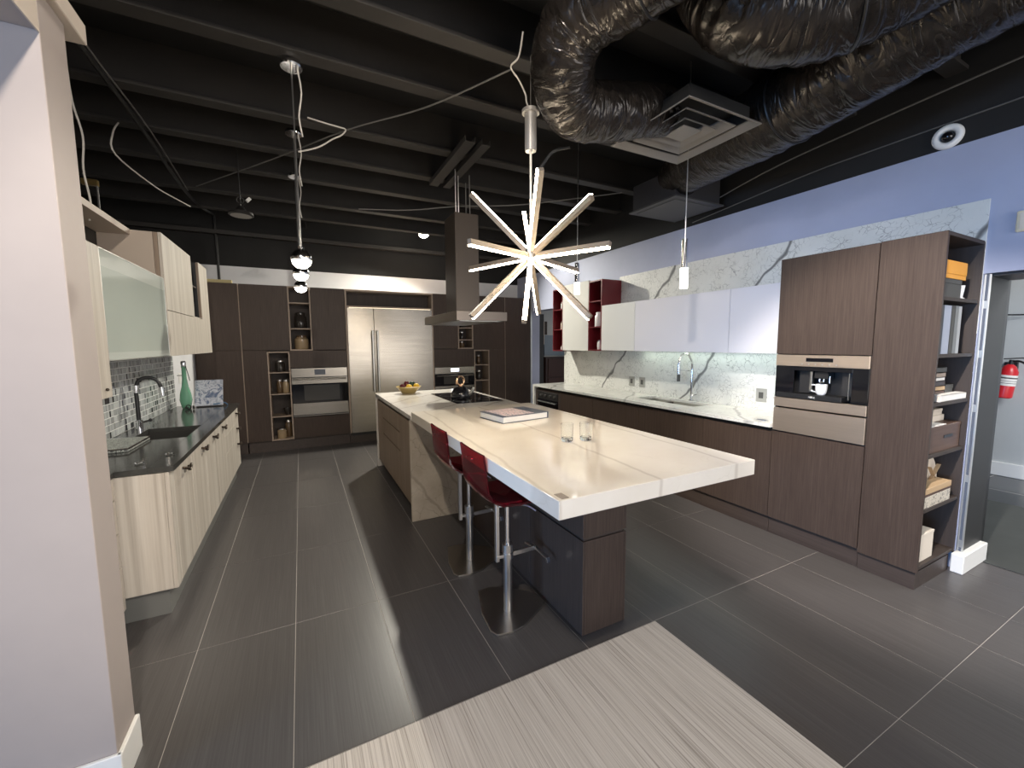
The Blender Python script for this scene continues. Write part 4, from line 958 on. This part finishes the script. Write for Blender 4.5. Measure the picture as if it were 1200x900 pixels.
o, pa, rr = duct('wide black wrapped duct sagging from the upper right', [(1.95, 1.62, 3.50), (1.98, 1.52, 3.34), (2.05, 1.40, 3.21), (2.24, 1.22, 3.16), (2.40, 1.0, 3.20), (2.46, .75, 3.24), (2.48, .3, 3.26)], [.17, .20, .23, .24, .235, .235, .235], seed=11)
strap(o, pa, rr, 76)
o, pa, rr = duct('long black wrapped duct running to the far box diffuser', [(3.42, 3.08, 3.16), (3.30, 2.85, 3.18), (3.09, 2.35, 3.14), (2.94, 1.85, 3.10), (2.87, 1.40, 3.12), (2.86, 1.0, 3.17), (2.9, .4, 3.25)], [.19, .21, .235, .24, .235, .23, .23], seed=23)
strap(o, pa, rr, 74)
# square diffuser with nested cones
vx0, vx1, vy0, vy1, vz = 1.985, 2.625, 1.70, 2.355, 2.925
VG = flat('diffuser_grey_paint', (.16, .15, .14), .45)
o = thing('ceiling_diffuser', 'square grey ceiling diffuser with nested louvre frames', 'air vent', ((vx0+vx1)/2, (vy0+vy1)/2, vz))
cx_, cy_ = (vx0+vx1)/2, (vy0+vy1)/2
def frustum(hs0, z0_, hs1, z1_, th=.006):
    """square ring: inner half size/height (hs0,z0) to outer (hs1,z1)"""
    t = bmesh.new(); rings = []
    for hs, z in ((hs0, z0_), (hs1, z1_), (hs1, z1_+th), (hs0, z0_+th)):
        rings.append([t.verts.new((cx_+sx*hs, cy_+sy*hs, z)) for sx, sy in ((-1, -1), (1, -1), (1, 1), (-1, 1))])
    for a in range(4):
        A_, B_ = rings[a], rings[(a+1) % 4]
        for k in range(4): t.faces.new((A_[k], A_[(k+1) % 4], B_[(k+1) % 4], B_[k]))
    m = MB(); m._take(t, 0); return m
put('outer_frame', frustum(.275, vz+.03, .325, vz), VG, o)
put('louvre', frustum(.155, vz+.055, .222, vz+.012), VG, o)
put('louvre', frustum(.095, vz+.045, .140, vz+.008), VG, o)
put('centre_plate', MB().box(cx_-.08, cx_+.08, cy_-.08, cy_+.08, vz+.012, vz+.018, 0, .002), VG, o)
put('plenum_box', MB().box(vx0+.05, vx0+.055, vy0+.05, vy1-.05, vz+.035, 3.03, 0, 0).box(vx1-.055, vx1-.05, vy0+.05, vy1-.05, vz+.035, 3.03, 0, 0).box(vx0+.05, vx1-.05, vy0+.05, vy0+.055, vz+.035, 3.03, 0, 0).box(vx0+.05, vx1-.05, vy1-.055, vy1-.05, vz+.035, 3.03, 0, 0).box(vx0+.05, vx1-.05, vy0+.05, vy1-.05, 3.03, 3.035, 0, 0), flat('plenum_black', (.005, .005, .005), .7), o)
o = thing('box_diffuser', 'dark rectangular duct box with flush grille near the blue wall', 'air vent', (3.5, 3.15, 2.93))
put('box', MB().box(3.20, 3.82, 2.87, 3.43, 2.945, 3.20, 0, .003), flat('dark_duct_paint', (.030, .029, .032), .5), o)
put('rim', MB().box(3.17, 3.85, 2.84, 3.46, 2.93, 2.944, 0, .002), flat('dark_vent_rim', (.055, .053, .052), .45), o)
put('grille', MB().box(3.23, 3.79, 2.90, 3.40, 2.924, 2.9295, 0, .001), flat('dark_vent_grille', (.075, .073, .07), .5), o)

# ================================================================= ceiling lamps and loose services
o = thing('floodlight', 'lit round floodlight on the black back wall', 'floodlight', (1.93, 7.05, 3.32))
fd = Vector((-.22, -.8, -.62)).normalized(); fp = Vector((1.945, 7.05, 3.43))
put('head', MB().lathe(fp, [(0, -.06), (.05, -.055), (.085, -.01), (.09, .0), (0, 0)], 0, 22, fd), BLKMETAL, o)
put('lens', MB().lathe(fp, [(0, .0005), (.082, .0005), (.074, .012), (0, .016)], 0, 22, fd), FLOODE, o)
put('arm', MB().tube([fp-fd*.05, fp-fd*.1+Vector((.05, .05, .06)), (2.08, 7.15, 3.6), (2.08, 7.15, 3.66)], .010, 0, 8).cyl((2.08, 7.15, 3.655), (2.08, 7.15, 3.66), .05, 0, 16), BLKMETAL, o)
l = bpy.data.lights.new('floodlight_beam', 'SPOT'); l.energy = 620; l.color = (1.0, .95, .82); l.spot_size = math.radians(172); l.spot_blend = .35; l.shadow_soft_size = .06
lo = bpy.data.objects.new('floodlight_beam', l); COL.objects.link(lo); lo.location = fp+fd*.03
lo.rotation_euler = fd.to_track_quat('-Z', 'Y').to_euler()
o = thing('high_bay_lamp', 'unlit round black high-bay lamp hanging at the left', 'ceiling lamp', (-.46, 5.0, 2.85))
put('dish', MB().lathe((-.46, 5.0, 2.85), [(0, 0), (.095, 0), (.11, .008), (.105, .03), (.05, .05), (.03, .085), (0, .085)], 0, 28), BLKMETAL, o)
put('lens', MB().lathe((-.46, 5.0, 2.85), [(0, -.004), (.092, -.002), (.092, -.0002), (0, -.0002)], 0, 28), flat('lamp_lens_grey', (.34, .33, .32), .4), o)
put('hook', MB().cyl((-.46, 5.0, 2.935), (-.46, 5.0, 3.66), .006, 0, 8).torus((-.46, 5.0, 3.0), .03, .005, 0, (0, 1, 0), 16, 6), BLKMETAL, o)
o = thing('sensor', 'small white sensor on a black bracket by the high-bay lamp', 'sensor', (-.39, 5.0, 2.99))
put('body', MB().bar((-.405, 4.99, 2.995), (-.375, 5.0, 3.03), .03, .03, 0, 0, .003), TRIMW, o)
put('bracket', MB().tube([(-.41, 4.995, 2.985), (-.44, 5.0, 2.95), (-.455, 5.0, 2.945)], .004, 0, 6), BLKMETAL, o)
o = thing('copper_pipe_stub', 'brass-tipped thin pipe rising behind the ash shelf top', 'pipe', (-1.45, 4.95, 2.5))
put('pipe', MB().cyl((-1.50, 4.95, 0), (-1.50, 4.95, 2.95), .008, 0, 8), WIREG, o)
put('fitting', MB().box(-1.60, -1.49, 4.93, 4.97, 2.95, 3.0, 0, .004), flat('brass', (.7, .5, .2), .3, 1), o)
def cable(label, pts, r, mat, cat='cable', name='cable'):
    return single(name, MB().tube(pts, r, 0, 6, 5), mat, label, cat, pts[0])
cable('thick black cable run looping along the left ceiling to the back wall', [(-1.04, 2.6, 3.30), (-1.05, 3.35, 3.31), (-1.03, 4.35, 3.28), (-1.05, 5.7, 3.27), (-1.06, 6.7, 3.35), (-1.02, 7.44, 3.45)], .016, WIREB)
cable('second thin cable beside the thick black cable on the left ceiling', [(-1.02, 2.6, 3.33), (-1.03, 3.5, 3.325), (-1.0, 4.5, 3.31), (-1.03, 5.9, 3.29)], .006, WIREG)
cable('grey conduit dropping down the back wall to the corner cabinet', [(-1.02, 7.46, 3.45), (-1.015, 7.46, 3.0), (-1.012, 7.46, 2.44)], .018, WIREB, 'conduit', 'conduit')
cable('grey conduit on the back wall right of the corner conduit', [(.165, 7.46, 3.5), (.165, 7.46, 3.40), (.10, 7.46, 3.3), (.10, 7.46, 2.44)], .012, WIREB, 'conduit', 'conduit')
cable('pale wire hanging straight down behind the ash shelf', [(-1.21, 3.7, 3.30), (-1.20, 3.7, 3.1), (-1.17, 3.71, 2.9), (-1.18, 3.7, 2.7), (-1.165, 3.71, 2.5), (-1.18, 3.71, 2.38)], .006, WIREW)
cable('pale wire looping along the joists at upper left', [(-1.2, 4.5, 3.335), (-1.19, 4.32, 3.18), (-1.18, 4.3, 3.02), (-1.1, 4.9, 3.0), (-1.05, 5.4, 3.05), (-1.02, 5.9, 3.12)], .006, WIREW)
cable('bent pale wire zigzagging beside the globe pendants', [(.138, 3.76, 3.34), (.29, 3.76, 3.325), (.36, 3.76, 3.32), (.415, 3.76, 3.31), (.38, 3.76, 3.26), (.315, 3.76, 3.217), (.2, 3.76, 3.13), (.06, 3.76, 3.07)], .006, WIREW)
cable('thin black cable sloping across the ceiling behind the chandelier', [(-.94, 5.81, 3.32), (-.14, 4.64, 3.315), (.42, 3.79, 3.32), (.92, 3.17, 3.32), (1.29, 2.51, 3.32)], .006, WIREG)
cable('pale twisted wire dropping to the chandelier canopy', [(1.19, 2.17, 3.30), (1.205, 2.25, 3.22), (1.19, 2.32, 3.20), (1.25, 2.34, 3.16), (1.31, 2.36, 3.10), (1.32, 2.365, 3.06), (1.345, 2.37, 3.022)], .005, WIREW)
cable('black braided cable from duct elbow to the chandelier stem', [(1.60, 2.30, 2.82), (1.50, 2.34, 2.79), (1.43, 2.36, 2.70), (1.36, 2.38, 2.60)], .009, WIREB)
cable('black cable sagging behind the hood rods', [(.6, 4.6, 2.95), (1.1, 4.5, 2.98), (1.6, 4.4, 3.06), (2.3, 4.2, 3.12), (3.2, 3.6, 3.2)], .006, WIREG)
cable('thin silver wire running along the black band above the blue wall', [(3.955, 3.3, 2.90), (3.955, 2.2, 3.0), (3.955, 1.7, 3.02), (3.955, .6, 3.04)], .005, WIREG)
cable('straight black tension cable crossing under the long duct', [(3.9, 3.4, 2.95), (3.75, 2.4, 3.07), (3.7, 1.6, 3.12), (3.7, .6, 3.18)], .006, WIREG)

# ================================================================= ash kitchen on the left
LX, LY0, LY1, LZ = -.675, 2.912, 5.79, .89
fx = -.70
o = thing('base_cabinet', 'pale ash base cabinet with doors, near half of the left run', 'cabinet', (-1.0, 3.8, 0), 'ash base cabinets on the left')
put('carcass', MB().box(-1.275, fx-.022, 2.945, 4.80, .165, .69, 0, .001).box(-.745, fx-.022, 2.945, 4.80, .69, .857, 0, .001), LW, o)
put('side_panel', MB().box(-1.275, -.722, 2.918, 2.944, .165, .855, 0, .001), LW, o)
put('corner_post', MB().box(-.721, fx, 2.918, 3.005, .165, .855, 0, .001), LW, o)
def handle(parent, y, z):
    # bent-bow bronze pull
    put('handle', MB().tube([(fx+.001, y-.065, z+.012), (fx+.022, y-.05, z+.004), (fx+.030, y-.02, z-.012), (fx+.030, y+.02, z+.012), (fx+.022, y+.05, z-.004), (fx+.001, y+.065, z-.012)], .009, 0, 8), BRONZE, parent)
for y0, y1, hy_ in ((3.008, 3.45, 3.30), (3.453, 3.90, 3.86), (3.903, 4.35, 4.30), (4.353, 4.80, 4.76)):
    d = put('door', MB().box(fx-.021, fx, y0, y1-.003, .168, .852, 0, .0015), LW, o); handle(d, hy_-.03, .79)
put('toe_kick', MB().box(-1.27, -.752, 2.955, 2.967, 0, .164, 0, .001).box(-.764, -.752, 2.967, 5.77, 0, .164, 0, .001), GREYKICK, o)
o = thing('drawer_cabinet', 'pale ash three-drawer cabinet at the far end of the left run', 'cabinet', (-1.0, 5.3, 0), 'ash base cabinets on the left')
put('carcass', MB().box(-1.275, fx-.022, 4.803, 5.775, .165, .845, 0, .001), LW, o)
for z0, z1, hz in ((.168, .50, .43), (.503, .68, .61), (.683, .852, .785)):
    d = put('drawer', MB().box(fx-.021, fx, 4.803, 5.775, z0, z1, 0, .0015), LW, o); handle(d, 5.64, hz)
d = None
o = thing('drawer_cabinet', 'shallow pale ash drawer unit half hidden by the front wall', 'cabinet', (-1.1, 2.5, 0), 'ash base cabinets on the left')
put('carcass', MB().box(-1.275, -.955, 2.02, 2.912, .10, .858, 0, .001), LW, o)
for z0, z1 in ((.11, .355), (.36, .545), (.55, .735), (.74, .858)): put('drawer', MB().box(-.954, -.935, 2.03, 2.910, z0, z1, 0, .0015), LW, o)
o = thing('worktop', 'dark charcoal stone worktop on the ash cabinets', 'worktop', (-1.0, 4.3, .86))
a0, a1, b0, b1 = -1.14, -.79, 3.80, 4.32
put('slab', MB().box(-1.278, a0, LY0, LY1, .86, LZ, 0, .001).box(a1, LX, LY0, LY1, .86, LZ, 0, .001).box(a0, a1, LY0, b0, .86, LZ, 0, .001).box(a0, a1, b1, LY1, .86, LZ, 0, .001).box(-1.278, -.93, 2.02, LY0, .86, LZ, 0, .001), DKTOP, o)
o = thing('sink', 'dark undermounted sink in the charcoal worktop', 'sink', (-.96, 4.06, .70))
z0, z1 = .70, .8595
put('basin', MB().box(a0-.004, a1+.004, b0-.004, b1+.004, z0, z0+.004, 0, 0).box(a0-.004, a0, b0-.004, b1+.004, z0, z1, 0, 0).box(a1, a1+.004, b0-.004, b1+.004, z0, z1, 0, 0).box(a0, a1, b0-.004, b0, z0, z1, 0, 0).box(a0, a1, b1, b1+.004, z0, z1, 0, 0), flat('dark_sink_composite', (.035, .034, .032), .3), o)
put('drain', MB().cyl((-.96, 4.06, z0+.004), (-.96, 4.06, z0+.009), .04, 0, 18), CHROME, o)
f = thing('faucet', 'black and chrome faucet in front of the grey mosaic', 'faucet', (-1.205, 4.35, LZ))
put('base', MB().cyl((-1.205, 4.35, LZ), (-1.205, 4.35, LZ+.075), .024, 0, 18), CHROME, f)
put('spout', MB().tube([(-1.205, 4.35, LZ+.06), (-1.205, 4.35, LZ+.24), (-1.205, 4.35, LZ+.33), (-1.185, 4.36, LZ+.40), (-1.13, 4.38, LZ+.42), (-1.075, 4.39, LZ+.39), (-1.055, 4.395, LZ+.33)], .0145, 0, 10), BLACK, f)
put('spray_head', MB().cyl((-1.055, 4.395, LZ+.335), (-1.05, 4.396, LZ+.26), .02, 0, 14), CHROME, f); put('neck_ring', MB().cyl((-1.205, 4.35, LZ+.30), (-1.205, 4.35, LZ+.36), .019, 0, 14), CHROME, f)
put('lever', MB().cyl((-1.205, 4.35, LZ+.05), (-1.15, 4.40, LZ+.06), .008, 0, 8).sphere((-1.145, 4.405, LZ+.062), .014), BLACK, f)
# mosaic panel: grout bed with individually set glass tiles in five shades
o = thing('mosaic_splashback', 'grey glass mosaic splashback behind the charcoal worktop', 'splashback', (-1.277, 4.3, LZ))
put('grout_bed', MB().box(-1.2785, -1.2745, 2.10, 5.81, LZ+.001, 1.60, 0, 0), MGROUT, o)
rnd = random.Random(5); mos = MB()
zr = LZ+.004; row = 0
while zr < 1.59:
    y = 2.12+(row % 2)*.03
    while y < 5.79:
        wdt = rnd.choice((.018, .024, .024, .032)); y1 = min(y+wdt, 5.80)
        d = rnd.uniform(-.0006, .0006)
        vs = [mos.bm.verts.new(p) for p in ((-1.2744, y, zr), (-1.2744, y1, zr), (-1.2744, y1, zr+.046), (-1.2744, y, zr+.046), (-1.2715+d, y+.001, zr+.001), (-1.2715+d, y1-.001, zr+.001), (-1.2715+d, y1-.001, zr+.045), (-1.2715+d, y+.001, zr+.045))]
        mi = rnd.choices(range(5), (5, 5, 4, 2, 1.6))[0]
        for q in ((4, 5, 6, 7), (0, 1, 5, 4), (1, 2, 6, 5), (2, 3, 7, 6), (3, 0, 4, 7)):
            f_ = mos.bm.faces.new([vs[k] for k in q]); f_.material_index = mi
        y = y1+.003
    zr += .0505; row += 1
put('mosaic_tiles', mos, MOS, o, kind='stuff')
single('wall_plate', MB().box(-1.2798, -1.274, 6.02, 6.10, 1.13, 1.25, 0, .002), TRIMW, 'white switch plate on the white wall behind the green bottle', 'switch', (-1.277, 6.06, 1.19))
# things on the charcoal worktop
bx_, by_ = -1.13, 5.55
o = thing('green_bottle', 'tall green glass bottle with teardrop body on the charcoal worktop', 'bottle', (bx_, by_, LZ))
put('body', MB().lathe((bx_, by_, LZ+.0005), [(0, 0), (.034, 0), (.040, .01), (.056, .09), (.049, .16), (.030, .24), (.021, .32), (.019, .44), (.024, .455), (.016, .455), (.013, .33), (.022, .24), (.041, .16), (.048, .09), (.030, .012), (0, .01)], 0, 26), GREENG, o)
put('stopper', MB().lathe((bx_, by_, LZ+.4556), [(0, 0), (.020, 0), (.024, .04), (.018, .06), (0, .06)], 0, 16), CHROME, o)
put('clasp', MB().tube([(bx_+.02, by_-.01, LZ+.46), (bx_+.036, by_-.015, LZ+.38), (bx_+.05, by_-.02, LZ+.30)], .004, 0, 6).tube([(bx_-.02, by_, LZ+.36), (bx_-.06, by_-.01, LZ+.36)], .004, 0, 6), BLKMETAL, o)
o = thing('wire_ornament', 'black curled wire ornament at the foot of the green bottle', 'ornament', (bx_+.05, by_-.12, LZ))
put('coil', MB().torus((bx_+.04, by_-.12, LZ+.028), .022, .006, 0, (.2, 1, .1), 18, 6).torus((bx_+.085, by_-.13, LZ+.022), .017, .005, 0, (1, .5, 0), 18, 6).torus((bx_+.02, by_-.10, LZ+.02), .015, .005, 0, (0, .6, 1), 18, 6), BLKMETAL, o)
pr = thing('art_print', 'blue and white abstract print leaning on a stand by the bottle', 'print', (-1.0, 5.62, LZ))
lean = Matrix.Translation((-.935, 5.60, LZ+.012)) @ Matrix.Rotation(math.radians(-4), 4, 'Z') @ Matrix.Rotation(math.radians(-14), 4, 'X')
t = MB(); t.box(-.135, .125, 0, .010, 0, .29, 0, .001); bmesh.ops.transform(t.bm, matrix=lean, verts=t.bm.verts); put('board', t, PHOTO, pr)
put('stand', MB().box(-1.05, -.82, 5.57, 5.70, LZ+.0005, LZ+.011, 0, .002).bar((-.93, 5.69, LZ+.01), (-.93, 5.665, LZ+.2), .02, .01), BLKMETAL, pr)
single('blue_cord', MB().tube([(-.90, 5.585, LZ+.025), (-.84, 5.60, LZ+.030), (-.80, 5.62, LZ+.035), (-.77, 5.63, LZ+.006)], .006, 0, 6), flat('blue_cord_rubber', (.03, .12, .25), .5), 'blue cord lying in front of the abstract print', 'cord', (-.85, 5.6, LZ))
o = thing('mosaic_tray', 'speckled grey and white glass tray on the near worktop end', 'tray', (-1.13, 3.7, LZ))
put('tray', MB().prism([(-1.265, 3.42), (-1.02, 3.44), (-1.01, 3.84), (-1.265, 3.86)], LZ+.0006, LZ+.022, 0, .004), PEBBLE, o)
put('rim', MB().tube([(-1.265, 3.42, LZ+.02), (-1.02, 3.44, LZ+.02), (-1.01, 3.84, LZ+.02), (-1.265, 3.86, LZ+.02), (-1.265, 3.42, LZ+.02)], .006, 0, 6, 1), CHROME, o)
for i, y in enumerate((3.22, 3.05)):
    single('pebble', MB().sphere((-.76-.1*i, y, LZ+.007), .02, 0, (1.2, 1, .3), 12, 8), GLASS, ('clear glass pebble on the worktop near its front corner' if i else 'clear glass pebble beside the front edge of the worktop'), 'pebble', (-.76-.1*i, y, LZ))

# wall units
UX = -.905
o = thing('wall_cabinet', 'narrow pale ash wall cabinet with a tiny knob beside front wall', 'cabinet', (-1.09, 2.5, 1.3), 'ash wall units on the left')
put('carcass', MB().box(-1.27, UX-.022, 2.05, 2.915, 1.31, 2.08, 0, .001), LW, o)
d = put('door', MB().box(UX-.021, UX, 2.05, 2.918, 1.30, 2.083, 0, .0015), LW, o)
put('knob', MB().sphere((UX+.006, 2.84, 1.345), .008, 0, (1, 1, 1), 10, 8), BRONZE, d)
o = thing('wall_cabinet', 'wall cabinet with a wide frosted green glass front', 'cabinet', (-1.09, 3.5, 1.49), 'ash wall units on the left')
put('carcass', MB().box(-1.27, UX-.024, 2.925, 4.085, 1.492, 2.078, 0, .001), LW, o)
d = put('door', MB().box(UX-.022, UX-.002, 2.924, 2.932, 1.488, 2.085, 0, .001).box(UX-.022, UX-.002, 4.078, 4.086, 1.488, 2.085, 0, .001).box(UX-.022, UX-.002, 2.932, 4.078, 2.079, 2.085, 0, .001).box(UX-.022, UX-.002, 2.932, 4.078, 1.488, 1.494, 0, .001), ALU, o)
put('glass_pane', MB().box(UX-.014, UX-.004, 2.932, 4.078, 1.494, 2.079, 0, .0005), FROST, d)
put('reflection_band', MB().box(UX-.004, UX-.0035, 2.933, 4.077, 1.99, 2.078, 0, 0), FROSTL, d); put('reflection_band', MB().box(UX-.004, UX-.0035, 2.933, 4.077, 1.495, 1.535, 0, 0), FROSTL, d)  # lighter strips paint reflections along the pane's top and bottom
o = thing('open_shelf', 'shallow open ash shelf above the frosted glass cabinet', 'shelf', (-1.18, 3.1, 2.1), 'ash wall units on the left')
put('top_board', MB().box(-1.272, -1.085, 2.05, 4.09, 2.39, 2.432, 0, .001), flat('beige_laminate', (.52, .44, .37), .5), o)
put('lower_board', MB().box(-1.272, UX-.01, 2.05, 4.09, 2.084, 2.09, 0, .001), LW, o)
put('back_panel', MB().box(-1.2785, -1.272, 2.05, 4.09, 2.092, 2.389, 0, 0), flat('dark_shelf_back', (.016, .016, .015), .5), o)
o = thing('wall_cabinet', 'tall pale ash wall cabinet with an open slot near its far end', 'cabinet', (-1.09, 4.95, 1.49), 'ash wall units on the left')
SP = flat('taupe_side_panel', (.46, .385, .32), .5)
put('carcass', MB().box(-1.27, UX-.024, 4.112, 5.05, 1.495, 2.425, 0, .001).box(-1.27, UX-.024, 5.05, 5.40, 1.495, 1.86, 0, .001).box(-1.27, UX-.024, 5.40, 5.80, 1.495, 2.425, 0, .001), LW, o)
put('side_panel', MB().box(-1.272, UX-.05, 4.092, 4.111, 2.092, 2.428, 0, .001).box(-1.272, UX-.024, 4.092, 4.111, 1.495, 2.09, 0, .001), SP, o)
put('edge_post', MB().box(UX-.048, UX-.022, 4.092, 4.111, 2.092, 2.428, 0, .001), TW, o)
put('door', MB().box(UX-.021, UX, 4.095, 5.045, 1.848, 2.43, 0, .0015), LW, o)
put('door', MB().prism([(4.095, 1.488), (5.805, 1.488), (5.805, 2.43), (5.40, 2.43), (5.40, 1.843), (4.095, 1.843)], 0, .021, 0, .0012, Matrix(((0, 0, 1, UX-.021), (1, 0, 0, 0), (0, 1, 0, 0), (0, 0, 0, 1)))), LW, o)
put('slot_panel', MB().box(UX-.024, UX-.002, 5.384, 5.399, 1.862, 2.425, 0, .001), TW, o)
put('slot_back', MB().box(-1.25, UX-.025, 5.386, 5.399, 1.862, 2.425, 0, 0).box(-1.262, -1.25, 5.055, 5.38, 1.862, 2.42, 0, 0).box(-1.25, UX-.03, 5.051, 5.056, 1.862, 2.425, 0, 0), BLACK, o)
put('slot_shelf', MB().box(-1.24, UX-.03, 5.057, 5.383, 2.16, 2.175, 0, .001), DWI, o)

# shade smooth faces across gentle angles only
for me in {o.data for o in COL.objects if o.type == 'MESH'}:
    if any(p.use_smooth for p in me.polygons): me.set_sharp_from_angle(angle=math.radians(42))
